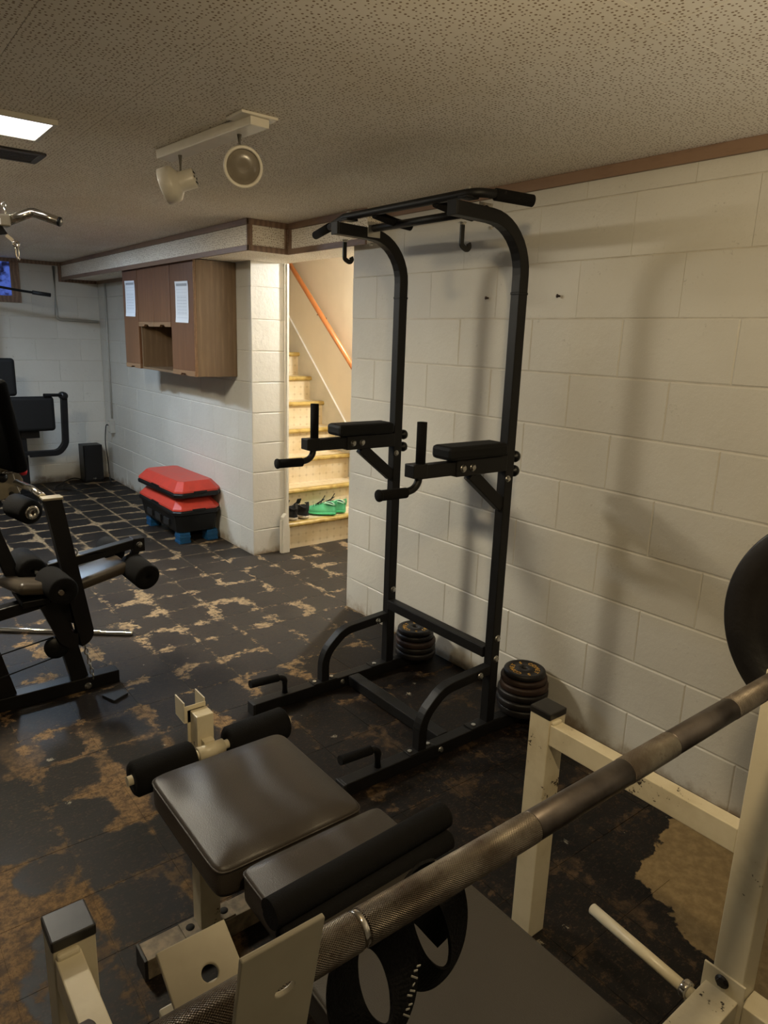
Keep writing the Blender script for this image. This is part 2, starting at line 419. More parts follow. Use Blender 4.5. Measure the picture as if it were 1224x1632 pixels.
def mat_glass_view():
    """blue sky-lit window well behind the small basement window"""
    t = NT('blue_window_light'); p = t.pos()
    n = t.noise(p, 14, 3)
    c = t.mix(t.step(n, 0.38, 0.62), lin((22, 26, 60)), lin((92, 122, 226)))
    t.fin(lin((20, 24, 40)), 0.2)
    t.l(c, t.b.inputs['Emission Color']); t.b.inputs['Emission Strength'].default_value = 0.55
    return t.m

def mat_mustard():
    t = NT('scuffed_mustard_nosing'); p = t.pos(); n = t.noise(p, 16, 4)
    return t.fin(t.mix(t.step(n, 0.35, 0.7), lin((196, 168, 98)), lin((158, 128, 62))), 0.35)

M = dict(
    block=mat_block_paint(), ceiling=mat_ceiling(), floor=mat_floor(),
    mortar=plain('painted_mortar', (196, 190, 178), 0.7, bump=0.3),
    plaster=plain('warm_white_plaster', (226, 212, 188), 0.6, vary=0.04, scale=3),
    trim=mat_wood('brown_trim_wood', (112, 88, 72), (136, 110, 90), (6, 1.2, 6)),
    oak=mat_wood('oak_cabinet_side', (112, 90, 66), (146, 120, 92), (5, 5, 0.35), 0.4, 1.0, 0.06),
    oakdoor=mat_wood('brown_cabinet_door', (104, 70, 44), (126, 88, 58), (5, 5, 0.35), 0.42, 1.0, 0.06),
    oaklip=mat_wood('light_oak_rail', (112, 84, 58), (138, 106, 76), (10, 1.0, 10), 0.4),
    rail=mat_wood('orange_varnished_wood', (172, 104, 54), (194, 126, 72), (1, 1, 1), 0.3),
    black=plain('black_powder_coat', (17, 16, 16), 0.5, spec=0.3, bump=0.12, bscale=400),
    blackmetal=plain('old_black_enamel', (15, 14, 15), 0.42, spec=0.35, vary=0.3, scale=9),
    foam=plain('black_foam', (13, 12, 12), 0.9, bump=0.4, bscale=300, spec=0.2),
    rubber=plain('black_rubber', (14, 14, 15), 0.65),
    bolt=plain('zinc_bolt', (190, 188, 182), 0.28, 0.95),
    chrome=plain('chrome', (196, 190, 180), 0.16, 0.95, vary=0.05),
    cream=mat_cream(), grimy=plain('grimy_grey_paint', (118, 106, 88), 0.6, vary=0.35, scale=40),
    creamcap=plain('scuffed_black_cap', (30, 28, 26), 0.4, vary=0.35, scale=30),
    vinyl=mat_vinyl('grey_vinyl_cushion', (56, 50, 44), 1.0, 0.42),
    vinyl2=mat_vinyl('matte_grey_bench_vinyl', (58, 54, 49), 0.05, 0.5),
    vinyld=mat_vinyl('dull_black_backrest_vinyl', (8, 8, 8), 0.05, 0.85, 0.05), vinylb=mat_vinyl('black_vinyl_pad', (11, 11, 11), 0.1, 0.68, 0.25),
    vinylt=mat_vinyl('worn_taupe_vinyl', (66, 58, 48), 0.1, 0.34),
    knurl=mat_knurl(), knurlfine=mat_knurl(True, 'fine_knurled_steel', True), smooth=mat_knurl(False, 'dull_smooth_steel'),
    plate=plain('rusty_black_iron', (26, 22, 21), 0.5, 0.2, vary=0.35, scale=14, bump=0.25, bscale=90),
    plate2=plain('rust_brown_iron', (52, 36, 28), 0.58, 0.2, vary=0.35, scale=14, bump=0.3, bscale=90),
    bigplate=plain('black_enamelled_iron', (22, 19, 17), 0.42, 0.1, vary=0.3, scale=8, bump=0.2, bscale=60),
    yellow=plain('yellow_letter_paint', (206, 158, 66), 0.5, vary=0.3, scale=60),
    red=plain('red_plastic', (184, 60, 46), 0.38, vary=0.08),
    blackp=plain('black_plastic', (15, 16, 17), 0.4, spec=0.35),
    blue=plain('blue_plastic', (20, 70, 108), 0.4),
    whitemetal=plain('white_enamel_fixture', (214, 208, 194), 0.35, vary=0.04),
    lens=plain('frosted_lamp_lens', (120, 112, 100), 0.25, vary=0.1),
    dark=plain('dark_recess', (14, 13, 12), 0.8),
    lino=mat_lino(), mustard=mat_mustard(), paper=mat_paper(), view=mat_glass_view(),
    whitepaint=plain('off_white_gloss_paint', (206, 200, 186), 0.4, vary=0.06, scale=8),
    conduit=plain('painted_conduit', (170, 168, 160), 0.4, vary=0.05),
    mesh=plain('black_mesh_fabric', (18, 18, 21), 0.8, bump=0.4, bscale=500),
    sole=plain('off_white_sole', (206, 196, 182), 0.6),
    green=plain('mint_green_knit', (84, 182, 128), 0.6, bump=0.3, bscale=400),
    green2=plain('bright_green_sole', (74, 186, 128), 0.45),
    greenlt=plain('pale_mint_lining', (170, 226, 190), 0.6),
    lace=plain('black_lace', (20, 20, 22), 0.7),
    webbing=plain('black_cotton_webbing', (15, 14, 13), 0.85, bump=0.5, bscale=260, spec=0.2),
    stitch=plain('white_stitching', (200, 196, 184), 0.7),
    gymgrey=plain('cream_machine_enamel', (142, 133, 113), 0.35),
    machbr=plain('dark_gym_enamel', (13, 13, 15), 0.5, spec=0.2),
    knob=plain('red_knob_plastic', (176, 22, 30), 0.25),
    paperw=plain('white_label', (226, 226, 218), 0.5), paperyel=plain('yellow_label', (226, 214, 40), 0.5),
    ventm=plain('dark_grey_vent', (62, 58, 58), 0.5),
    panel_e=emit('panel_diffuser', *E_PANEL), main_e=emit('warm_diffuser', *E_MAIN),
    back_e=emit('cool_diffuser', *E_BACK), stair_e=emit('stair_bulb', *E_STAIR),
)

# ================================================================ ROOM
H = 2.108
BL, BH, Z0 = 0.4064, 0.2032, 0.18
def block_mesh(L, Hh, k):
    """one painted block, centred, front face towards local -Y, 5 mm pillowed edges, slightly uneven face"""
    rr = random.Random(k*31+int(L*1000)+int(Hh*1000)*7)
    g = 0.0005; gz = 0.0018
    hx, hz = L/2-g, Hh/2-gz
    mb = MB(); e = 0.0042 if k < 10 else 0.0012
    dd = 0.0026 if k < 10 else 0.0008
    j = [rr.uniform(-0.0010, 0.0010) for _ in range(4)]
    back = [(-hx, 0.05, -hz), (hx, 0.05, -hz), (hx, 0.05, hz), (-hx, 0.05, hz)]
    mid = [(-hx, dd, -hz), (hx, dd, -hz), (hx, dd, hz), (-hx, dd, hz)]
    fr = [(-hx+e, j[0], -hz+e), (hx-e, j[1], -hz+e), (hx-e, j[2], hz-e), (-hx+e, j[3], hz-e)]
    mb.add(back+mid+fr, [(3, 2, 1, 0)] + [(a, (a+1) % 4, (a+1) % 4+4, a+4) for a in range(4)] + [(a+4, (a+1) % 4+4, (a+1) % 4+8, a+8) for a in range(4)] + [(8, 9, 10, 11)])
    me = bpy.data.meshes.new('concrete_block'); me.from_pydata(mb.v, [], mb.f); me.materials.append(M['block'])
    bm = bmesh.new(); bm.from_mesh(me); bmesh.ops.recalc_face_normals(bm, faces=bm.faces); bm.to_mesh(me); bm.free()
    return me
_bc = {}
def block(parent, L, Hh, loc, rz):
    key = (round(L, 3), round(Hh, 3), random.randrange(3)+(10 if loc[2] > 1.62 else 0))
    if key not in _bc: _bc[key] = block_mesh(L, Hh, key[2])
    o = bpy.data.objects.new('concrete_block', _bc[key]); COL.objects.link(o)
    o.location = loc; o.rotation_euler = (0, 0, rz); o.parent = parent
    return o
def courses(ztop):
    out = [(0.0, Z0, -1)]
    k = 0
    while Z0+k*BH < ztop-0.01:
        out.append((Z0+k*BH, min(Z0+(k+1)*BH, ztop), k)); k += 1
    return out
def lay(parent, start, end, place, rz, ztop, odd_half=True, skip=None):
    """blocks from s=start to s=end (start < end); place(s, z) gives the world point of the face"""
    for z0, z1, k in courses(ztop):
        off = BL/2 if ((k % 2 == 1) == odd_half) else 0.0
        s = start; first = True
        while s < end-0.01:
            L = off if (first and off > 0) else BL
            first = False
            L = min(L, end-s)
            if L > 0.02:
                if skip is None or not skip(s, s+L, z0, z1):
                    block(parent, L, z1-z0, place(s+L/2, (z0+z1)/2), rz)
            s += L

WT = 0.25  # wall thickness
JR = 0.0030
# right wall (near): face x = 0 from y = 0 towards the camera
wr = struct(MB().box(JR, WT, -5.0, -0.004, 0, H).build('wall_right', M['mortar']))
lay(wr, 0.0, 3.66, lambda s, z: (0.0, -s, z), -PI/2, H)
# its end face in the stair opening
lay(wr, 0.0, WT, lambda s, z: (s, 0.0, z), PI, 1.965)
# the wall that carries the cabinet: y from 1.13 to 4.35
wm = struct(MB().box(JR, WT-0.004, 1.13+JR, 4.5, 0, H+0.9).build('wall_middle', M['mortar']))
lay(wm, 1.13, 4.35, lambda s, z: (0.0, s, z), -PI/2, 1.975)
for z0, z1, k in courses(1.975):
    block(wm, WT, z1-z0, (WT/2, 1.13, (z0+z1)/2), 0.0)
# far wall
wf = struct(MB().box(-5.0, JR, 4.35+JR, 4.5, 0, H).box(0, WT, 4.355, 4.5, 0, H).build('wall_far', M['mortar']))
lay(wf, 0.0, 2.84, lambda s, z: (-s, 4.35, z), 0.0, H, skip=lambda a, b, z0, z1: False)
# walls outside the picture
struct(MB().box(-5.15, -5.0, -5.0, 4.5, 0, H).build('wall_left', M['block']))
struct(MB().box(-5.0, WT, -5.15, -5.0, 0, H).build('wall_back', M['block']))
# stairwell walls
SX = 1.10
ws = struct(MB().box(SX, SX+0.12, -0.12, 5.2, 0, 4.6).build('wall_stairwell', M['plaster']))
struct(MB().box(WT, SX, -0.12, -0.006, 0, H).build('wall_stair_front', M['plaster']))
struct(MB().box(WT, SX, 5.08, 5.2, 0, 4.6).build('wall_stair_back', M['plaster']))
struct(MB().box(WT-0.003, WT+0.012, 1.14, 5.08, 0, 4.6).build('wall_stair_side', M['plaster']))
struct(MB().prism([(-0.12, 2.108), (1.25, 2.108), (3.6, 4.5), (5.2, 4.5), (5.2, 4.62), (-0.12, 4.62)], 'x', WT-0.003, SX+0.12).build('ceiling_stairwell', M['plaster']))

# ---- floor: slab plus the 9-inch tiles one by one
fl = struct(MB().box(-5.1, SX, -5.1, 5.2, -0.12, -0.0022).build('floor', M['floor']))
cand = []
camx, camy = -2.2, -3.1
i0, i1 = int((-5.0-TX)/TS)-1, int((SX-TX)/TS)+1
for i in range(i0, i1):
    for j in range(-14, 20):
        cx, cy = TX+(i+0.5)*TS, (j+0.5)*TS
        if cx > -0.02 and not (0.0 < cy < 1.13): continue
        if cx > SX-0.1: continue
        if cx < -0.02 or True:
            a = math.atan2(cx-camx, cy-camy); dist = math.hypot(cx-camx, cy-camy)
            vis = (0.13 < a < 1.32 or dist < 1.2) and cy > -3.0 and cy < 4.35 and cx > -2.5
            if vis: cand.append((dist, cx, cy))
cand.sort()
def tile_mesh(k):
    rr = random.Random(k); h = TS/2-0.0007; c = [rr.uniform(0, 0.004) for _ in range(4)]
    poly = [(-h+c[0], -h), (h-c[1], -h), (h, -h+c[1]), (h, h-c[2]), (h-c[2], h), (-h+c[3], h), (-h, h-c[3]), (-h, -h+c[0])]
    mb = MB().prism(poly, 'z', -0.0030, 0.0)
    me = bpy.data.meshes.new('floor_tile'); me.from_pydata(mb.v, [], mb.f); me.materials.append(M['floor'])
    bm = bmesh.new(); bm.from_mesh(me); bmesh.ops.recalc_face_normals(bm, faces=bm.faces); bm.to_mesh(me); bm.free()
    return me
tms = [tile_mesh(k) for k in range(4)]
def in_patch(x, y): return x > -0.62 and -2.62 < y < -2.15 and x > -0.45+(-2.17-y)*-0.35
nt = 0; rest = MB()
for d, cx, cy in cand:
    if in_patch(cx, cy): continue
    if nt < 295:
        o = bpy.data.objects.new('floor_tile', random.choice(tms)); COL.objects.link(o); o.parent = fl
        o.location = (cx, cy, random.uniform(-0.0006, 0.0)); nt += 1
    else:
        h = TS/2-0.0007; rest.box(cx-h, cx+h, cy-h, cy+h, -0.003, -0.0003)
if rest.v:
    o = rest.build('floor_tile', M['floor'], fl); o['kind'] = 'stuff'

# ---- ceiling boards
ce = struct(MB().box(-5.1, WT, -5.1, 4.5, H+0.002, H+0.12).build('ceiling', M['ceiling']))
def board(x0, x1, y0, y1):
    g = 0.0008
    return MB().box(x0+g, x1-g, y0+g, y1-g, H, H+0.004).build('ceiling_board', M['ceiling'], ce)
bx_ = [0.0, -0.86, -1.47, -1.80, -2.41, -3.02, -3.63, -4.24]
for xa, xb in zip(bx_[1:], bx_):
    for y in (-4.66, -3.44, -2.22, -1.0, 0.22, 1.44, 2.66, 3.88): board(xa, xb, y, min(y+1.22, 4.345))

# ---- soffit that hides the duct, with perforated board faces and wooden edging
SZ = 1.962
sf = MB().box(-0.33, -0.0, 0.52, 4.35, SZ, H).box(-0.08, WT, -0.22, 0.521, SZ, H).box(-0.001, WT, 0.52, 1.14, SZ, H)
sfo = sf.build('soffit_box', M['ceiling'], ce)
T = 0.010
def trim(i, mb): return struct(mb.build('trim_%d' % i, M['trim' if i < 10 else 'whitepaint'], None, 0.002))
trim(1, MB().box(-0.33-T, -0.33, 0.52-T, 4.34, 2.077, H))                       # top of the long face
trim(2, MB().box(-0.33-T, -0.33, 0.52-T, 4.34, 1.944, 1.974))                   # bottom of the long face
trim(3, MB().box(-0.33-T, -0.08, 0.52-T, 0.52, 2.077, H).box(-0.33-T, -0.08, 0.52-T, 0.52, 1.944, 1.974))
trim(4, MB().box(-0.33-T, -0.33+0.022, 0.52-T, 0.52, 1.974, 2.077).box(-0.08-T-0.018, -0.08-T, 0.52-T, 0.52, 1.974, 2.077))
trim(5, MB().box(-0.08-T, -0.08, -0.22, 0.52-T, 2.077, H).box(-0.08-T, -0.08, -0.22, 0.52-T, 1.944, 1.974).box(-0.08-T, -0.08, 0.485, 0.51, 1.974, 2.077))
trim(6, MB().box(-0.014, 0.0, -4.9, -0.22, 2.068, H))                           # ceiling trim on the right wall
trim(7, MB().box(-4.9, -0.34, 4.336, 4.35, 2.075, H))                           # ceiling trim on the far wall
trim(8, MB().box(-0.36, -0.012, 4.338, 4.35, 1.932, 1.962).box(-0.36, -0.332, 4.338, 4.35, 1.962, 2.075))
trim(9, MB().box(-0.012, -0.001, 2.72, 4.338, 1.932, 1.962))
trim(10, MB().box(0.2515, 0.268, 1.106, 1.13, 0, 1.962))                         # casing beside the block column

# ---- stairs
st = thing('staircase', 'cream linoleum stairs with mustard nosings climbing behind the block wall', 'stairs', (0.68, 1.13, 0))
RISE, RUN = 0.195, 0.20
for k in range(1, 13):
    z = k*RISE; y = 1.13+(k-1)*RUN
    r = MB().box(WT+0.02, SX-0.016, y+0.012, y+0.028, z-RISE+0.0, z-0.018).build('riser', M['lino']); attach(st, r)
    t_ = MB().box(WT+0.02, SX-0.016, y+0.02, y+RUN+0.028, z-0.018, z).build('tread', M['lino']); attach(st, t_)
    prof = [(y+0.034, z+0.002), (y-0.006, z+0.002), (y-0.016, z-0.006), (y-0.018, z-0.018), (y-0.010, z-0.030), (y+0.012, z-0.034), (y+0.012, z-0.018), (y+0.034, z-0.0)]
    n_ = MB().prism(prof, 'x', WT+0.018, SX-0.016).build('nosing', M['mustard']); attach(st, n_)
sg = MB().prism([(1.09, 0.0), (1.09, 0.36), (3.6, 2.68), (3.6, 2.2), (1.3, 0.0)], 'x', SX-0.016, SX-0.001).build('stringer', M['whitepaint'])
attach(st, sg)
# handrail
hr = thing('handrail', 'orange varnished wooden handrail on the stairwell wall', 'handrail', (1.05, 1.9, 1.6))
a = Vector((1.035, 1.15, 1.04)); b = Vector((1.035, 3.4, 2.95))
rl = MB().tube([a, b], 0.021, 16).build('rail', M['rail']); attach(hr, rl)
for yy in (1.93, 3.0):
    zz = 1.04+(yy-1.15)*(2.95-1.04)/(3.4-1.15)
    br = MB().tube(fillet([(1.098, yy, zz-0.06), (1.06, yy, zz-0.06), (1.037, yy, zz-0.018)], 0.015, 4), 0.006, 8).lathe([(0, 0), (0.02, 0), (0.02, 0.004), (0, 0.004)], (1.099, yy, zz-0.06), (-1, 0, 0), 16)
    br.box(1.025, 1.045, yy-0.02, yy+0.02, zz-0.026, zz-0.019)
    attach(hr, br.build('bracket', M['blackmetal']))
# short white post at the foot of the stairs
po = thing('corner_post', 'short white painted post with a slanted top at the foot of the stairs', 'post', (0.225, 1.085, 0))
attach(po, MB().prism([(0.196, 0.0), (0.252, 0.0), (0.254, 0.16), (0.244, 0.225), (0.222, 0.29), (0.198, 0.262)], 'y', 1.062, 1.104).build('post', M['whitepaint'], None, 0.006, 3),
       MB().box(0.190, 0.196, 1.072, 1.100, 0.0, 0.24).build('edge_strip', M['whitepaint'], None, 0.001))

# ---- window in the far wall (only its corner is in view)
win = MB().box(-1.42, -0.70, 4.325, 4.349, 1.72, 1.775).box(-0.775, -0.70, 4.325, 4.349, 1.775, 2.074).box(-1.42, -1.36, 4.325, 4.349, 1.775, 2.074).build('window_1', M['trim'], None, 0.002)
struct(win)
pane = MB().box(-1.36, -0.775, 4.338, 4.344, 1.775, 2.074).build('pane', M['view'], win)

# ================================================================ LIGHT FIXTURES
def panel_light(name, label, x0, x1, y0, y1, z, em, lampframe=True):
    t = thing(name, label, 'light', ((x0+x1)/2, (y0+y1)/2, H))
    f = 0.012
    fr = MB().box(x0, x1, y0, y0+f, z, H).box(x0, x1, y1-f, y1, z, H).box(x0, x0+f, y0+f, y1-f, z, H).box(x1-f, x1, y0+f, y1-f, z, H).build('frame', M['whitemetal'])
    df = MB().box(x0+f, x1-f, y0+f, y1-f, z+0.004, z+0.008).build('diffuser', M[em])
    attach(t, fr, df); return t
panel_light('ceiling_light', 'glowing square ceiling light panel above the home gym', -1.88, -1.566, -0.66, -0.40, H-0.014, 'panel_e')
def drum_light(label, cx, cy, wx, wy, h, em):
    t = thing('drum_light', label, 'light', (cx, cy, H))
    attach(t, MB().box(cx-wx/2-0.01, cx+wx/2+0.01, cy-wy/2-0.01, cy+wy/2+0.01, H-0.010, H).build('mounting_plate', M['whitemetal'], None, 0.002),
           MB().box(cx-wx/2, cx+wx/2, cy-wy/2, cy+wy/2, H-0.008-h, H-0.008).build('diffuser', M[em]))
drum_light('warm flush ceiling panel left of the frame', -2.02, 0.25, 0.36, 0.36, 0.006, 'main_e')
drum_light('cool flush ceiling panel over the far equipment', -1.58, 2.18, 0.16, 0.42, 0.006, 'back_e')
t = thing('fill_uplighter', 'black uplighter added out of view to brighten the ceiling', 'lamp', (-0.55, -3.75, 0))  # made-up lamp outside the view, throws fill light onto the ceiling
attach(t, MB().lathe([(0, 0), (0.13, 0), (0.13, 0.02), (0.02, 0.03), (0, 0.03)], (-0.55, -3.75, 0), (0, 0, 1), 24).build('base', M['blackmetal']),
       MB().tube([(-0.55, -3.75, 0.02), (-0.55, -3.75, 0.88)], 0.012, 12).build('pole', M['blackmetal']),
       MB().lathe([(0, 0.88), (0.05, 0.88), (0.12, 0.96), (0.13, 0.99), (0.126, 0.99), (0.115, 0.965), (0.045, 0.89), (0, 0.89)], (-0.55, -3.75, 0), (0, 0, 1), 28).build('lamp_shade', M['blackmetal']))
ul = bpy.data.lights.new('fill_uplight_spot', 'SPOT'); ul.energy = E_UP_FILL[0]; ul.color = E_UP_FILL[1]; ul.spot_size = math.radians(150); ul.spot_blend = 0.6; ul.shadow_soft_size = 0.04
uo = bpy.data.objects.new('fill_uplight_spot', ul); COL.objects.link(uo); uo.location = (-0.55, -3.75, 0.99); uo.rotation_euler = (PI, 0, 0)
t = thing('spot_light', 'white spot head under the ceiling above the barbell rack', 'light', (-1.78, -2.86, H))
SPOT_POS, SPOT_DIR = Vector((-1.78, -2.80, 1.99)), Vector((0.60, 0.50, -0.46)).normalized()
attach(t, MB().tube([(-1.78, -2.86, H), (-1.78, -2.86, 2.03)], 0.008, 8).build('stem', M['whitemetal']),
       MB().lathe([(0, -0.09), (0.03, -0.088), (0.032, -0.03), (0.052, -0.01), (0.055, 0.0), (0.05, 0.0), (0.045, -0.012), (0, -0.02)], SPOT_POS-SPOT_DIR*0.03, SPOT_DIR, 28).build('spot_head', M['whitemetal']))
sl = bpy.data.lights.new('spot_lamp', 'SPOT'); sl.energy = E_SPOT[0]; sl.color = E_SPOT[1]; sl.spot_size = math.radians(140); sl.spot_blend = 0.9; sl.shadow_soft_size = 0.045
so = bpy.data.objects.new('spot_lamp', sl); COL.objects.link(so); so.location = SPOT_POS
so.rotation_euler = SPOT_DIR.to_track_quat('-Z', 'Y').to_euler()
t = thing('stair_light', 'bare bulb on the ceiling at the foot of the stairs', 'light', (1.0, 0.715, H))
attach(t, MB().lathe([(0, 0), (0.05, 0), (0.05, -0.03), (0.02, -0.045), (0, -0.045)], (1.0, 0.715, H), (0, 0, 1), 20).build('holder', M['whitemetal']),
       MB().lathe([(0.0, -0.032)]+[(0.032*math.sin(PI*i/8), -0.032*math.cos(PI*i/8)) for i in range(1, 8)]+[(0, 0.032)], (1.0, 0.715, H-0.078), (0, 0, 1), 16).build('bulb', M['stair_e']))

# ceiling vent
t = thing('ceiling_vent', 'dark grey slatted ceiling vent beside the light panel', 'vent', (-1.7, -0.10, H))
fr = MB().box(-1.95, -1.49, -0.19, -0.17, H-0.008, H-0.001).box(-1.95, -1.49, -0.03, -0.01, H-0.008, H-0.001).box(-1.51, -1.49, -0.17, -0.03, H-0.008, H-0.001).box(-1.95, -1.93, -0.17, -0.03, H-0.008, H-0.001)
attach(t, fr.build('frame', M['ventm'], None, 0.001), MB().box(-1.93, -1.51, -0.17, -0.03, H-0.002, H-0.0005).build('backing', M['dark']))
for k in range(7):
    yy = -0.158+k*0.019
    attach(t, MB().box(-1.93, -1.51, yy, yy+0.011, H-0.006, H-0.0035).build('slat', M['ventm']))

# track light with two spot heads
tr = thing('track_light', 'white two-headed track spotlight under the ceiling', 'light', (-1.18, -0.85, H))
ax0 = Vector((-1.195, -0.545, H-0.016)); ax1 = Vector((-1.150, -1.150, H-0.016))
attach(tr, MB().bar([ax0, ax1], 0.062, 0.030).build('track', M['whitemetal'], None, 0.003),
       MB().box(-1.215, -1.10, -1.165, -1.065, H-0.009, H-0.001).build('canopy_plate', M['whitemetal'], None, 0.002))
def spot(base, head, d, parent):
    base = Vector(base); head = Vector(head); d = Vector(d).normalized()
    stem = MB().tube([base, (base.x, base.y, head.z+0.012), head+Vector((0, 0, 0.0))], 0.007, 10).build('stem', M['chrome']); attach(parent, stem)
    body = MB().lathe([(0, -0.062), (0.029, -0.060), (0.031, -0.056), (0.031, -0.012), (0.036, -0.008), (0.052, 0.004), (0.056, 0.012), (0.056, 0.048), (0.052, 0.050), (0.048, 0.048), (0.047, 0.034), (0.02, 0.01), (0, 0.01)], head, d, 36).build('spot_head', M['whitemetal'])
    attach(parent, body)
    ln = MB().lathe([(0, 0.036), (0.015, 0.037), (0.046, 0.040), (0.047, 0.038), (0, 0.033)], head, d, 30).build('lens', M['lens']); ln.parent = body
    side = d.cross(Vector((0, 0, 1))).normalized(); up = side.cross(d)
    vv = MB()
    for k in range(6):
        c0 = head-d*0.0615+(side*math.cos(k*PI/3)+up*math.sin(k*PI/3))*0.018
        vv.lathe([(0, -0.0012), (0.0035, -0.0012), (0.0035, 0.001), (0, 0.001)], c0, d, 8)
    vv.build('vent_hole', M['dark'], body)
    return body
spot((-1.187, -0.66, H-0.03), (-1.215, -0.70, 1.982), (-0.72, 0.52, -0.28), tr)
spot((-1.158, -1.035, H-0.03), (-1.165, -1.07, 1.985), (-0.42, -0.86, -0.28), tr)

# ================================================================ WALL ITEMS
# oak cabinet on the middle wall
cb = thing('wall_cabinet', 'oak wall cabinet with brown doors hung under the soffit', 'cabinet', (-0.15, 2.01, 1.222))
X0, X1, Y0, Y1, C0, C1 = -0.282, -0.0015, 1.335, 2.69, 1.222, 1.958
def cbx(name, m, *b, bevel=0.0015): o = MB().box(*b).build(name, M[m], None, bevel); attach(cb, o); return o
cbx('side_panel', 'oak', X0, X1, Y0, Y0+0.016, C0, C1)
cbx('side_panel', 'oak', X0, X1, Y1-0.016, Y1, C0, C1)
cbx('top_panel', 'oak', X0, X1, Y0+0.016, Y1-0.016, C1-0.016, C1)
cbx('back_panel', 'oakdoor', X1-0.008, X1, Y0+0.016, Y1-0.016, C0, C1-0.016)
cbx('bottom_panel', 'oak', X0, X1-0.008, Y0+0.016, Y1-0.016, C0, C0+0.016)
cbx('divider', 'oak', X0, X1-0.008, 1.712, 1.726, C0+0.016, C1-0.016)
cbx('divider', 'oak', X0, X1-0.008, 2.356, 2.370, C0+0.016, C1-0.016)
cbx('shelf', 'oakdoor', X0, X1-0.008, 1.726, 2.356, 1.545, 1.561)
for (a, b, zb) in ((Y0+0.004, 1.716, C0+0.012), (2.366, Y1-0.004, C0+0.012), (1.726, 2.040, 1.548), (2.044, 2.356, 1.548)):
    d = cbx('door', 'oakdoor', X0-0.020, X0-0.001, a, b, zb+0.022, C1-0.004)
    m_ = (a+b)/2
    poly = [(a, zb+0.0215), (a, zb-0.012), (m_-0.05, zb-0.012), (m_-0.035, zb+0.002), (m_+0.035, zb+0.002), (m_+0.05, zb-0.012), (b, zb-0.012), (b, zb+0.0215)]
    pr = MB().prism(poly, 'x', X0-0.022, X0-0.001).build('finger_pull', M['oaklip'], None, 0.002)
    pr.parent = d
cbx('face_edge', 'oaklip', X0-0.018, X0-0.001, Y0-0.0, Y0+0.0035, C0, C1, bevel=0)

def paper(yc, zc, w_, h_, lab):
    me = MB()
    nx, nz = 6, 8; vs = []; fs = []
    for s_ in (0, 1):
        for i in range(nx+1):
            for j in range(nz+1):
                u, v = i/nx-0.5, j/nz-0.5
                c_ = -0.004*max(0, abs(u)*2-0.7)/0.3*max(0, abs(v)*2-0.7)/0.3
                vs.append((c_-0.0006*s_, u*w_, v*h_))
    N = (nx+1)*(nz+1)
    for i in range(nx):
        for j in range(nz):
            a = i*(nz+1)+j; fs.append((a, a+1, a+nz+2, a+nz+1)); fs.append((N+a, N+a+nz+1, N+a+nz+2, N+a+1))
    rim = [i*(nz+1) for i in range(nx+1)] + [nx*(nz+1)+j for j in range(1, nz+1)] + [i*(nz+1)+nz for i in range(nx-1, -1, -1)] + [j for j in range(nz-1, 0, -1)]
    for a, b in zip(rim, rim[1:]+rim[:1]): fs.append((a, b, b+N, a+N))
    me.add(vs, fs)
    o = me.build('wall_chart', M['paper']); o.location = (X0-0.0222, yc, zc); o.rotation_euler = (math.radians(1.2), 0, 0)
    return tag(o, lab, 'chart', 'charts taped to the cabinet')
paper(1.515, 1.697, 0.215, 0.262, 'white printed chart on the nearest cabinet door')
paper(2.515, 1.740, 0.215, 0.262, 'white printed chart on the farthest cabinet door')

# conduit, outlet and pipe in the far corner
t = thing('wall_conduit', 'thin painted electrical conduit running down the cabinet wall', 'conduit', (-0.012, 4.08, 0.5))
attach(t, MB().tube([(-0.012, 4.085, 1.93), (-0.012, 4.105, 0.64)], 0.009, 10).build('tube', M['conduit']),
       MB().box(-0.05, -0.001, 4.055, 4.125, 0.50, 0.625).build('outlet_box', M['conduit'], None, 0.003),
       MB().box(-0.052, -0.05, 4.065, 4.115, 0.515, 0.61).build('cover_plate', M['whitepaint'], None, 0.001))
t = thing('corner_pipe', 'painted pipe bending along the far wall under the soffit', 'pipe', (-0.4, 4.33, 1.58))
attach(t, MB().tube(fillet([(-0.398, 4.335, 2.07), (-0.405, 4.335, 1.585), (-0.02, 4.335, 1.575)], 0.04, 6), 0.014, 12).build('pipe', M['conduit']))
for yy, zz in ((-0.971, 1.684), (-1.34, 1.683)):
    pass
tag(MB().lathe([(0, 0), (0.004, 0), (0.004, 0.012), (0.007, 0.014), (0, 0.016)], (0.0, -0.971, 1.684), (-1, 0, 0), 10).build('nail', M['plate2']), 'small rusty nail in the white wall between the tower uprights', 'nail', 'nails in the right wall')
tag(MB().lathe([(0, 0), (0.004, 0), (0.004, 0.012), (0.007, 0.014), (0, 0.016)], (0.0, -1.34, 1.683), (-1, 0, 0), 10).build('nail', M['plate2']), 'small rusty nail in the white wall right of the tower', 'nail', 'nails in the right wall')

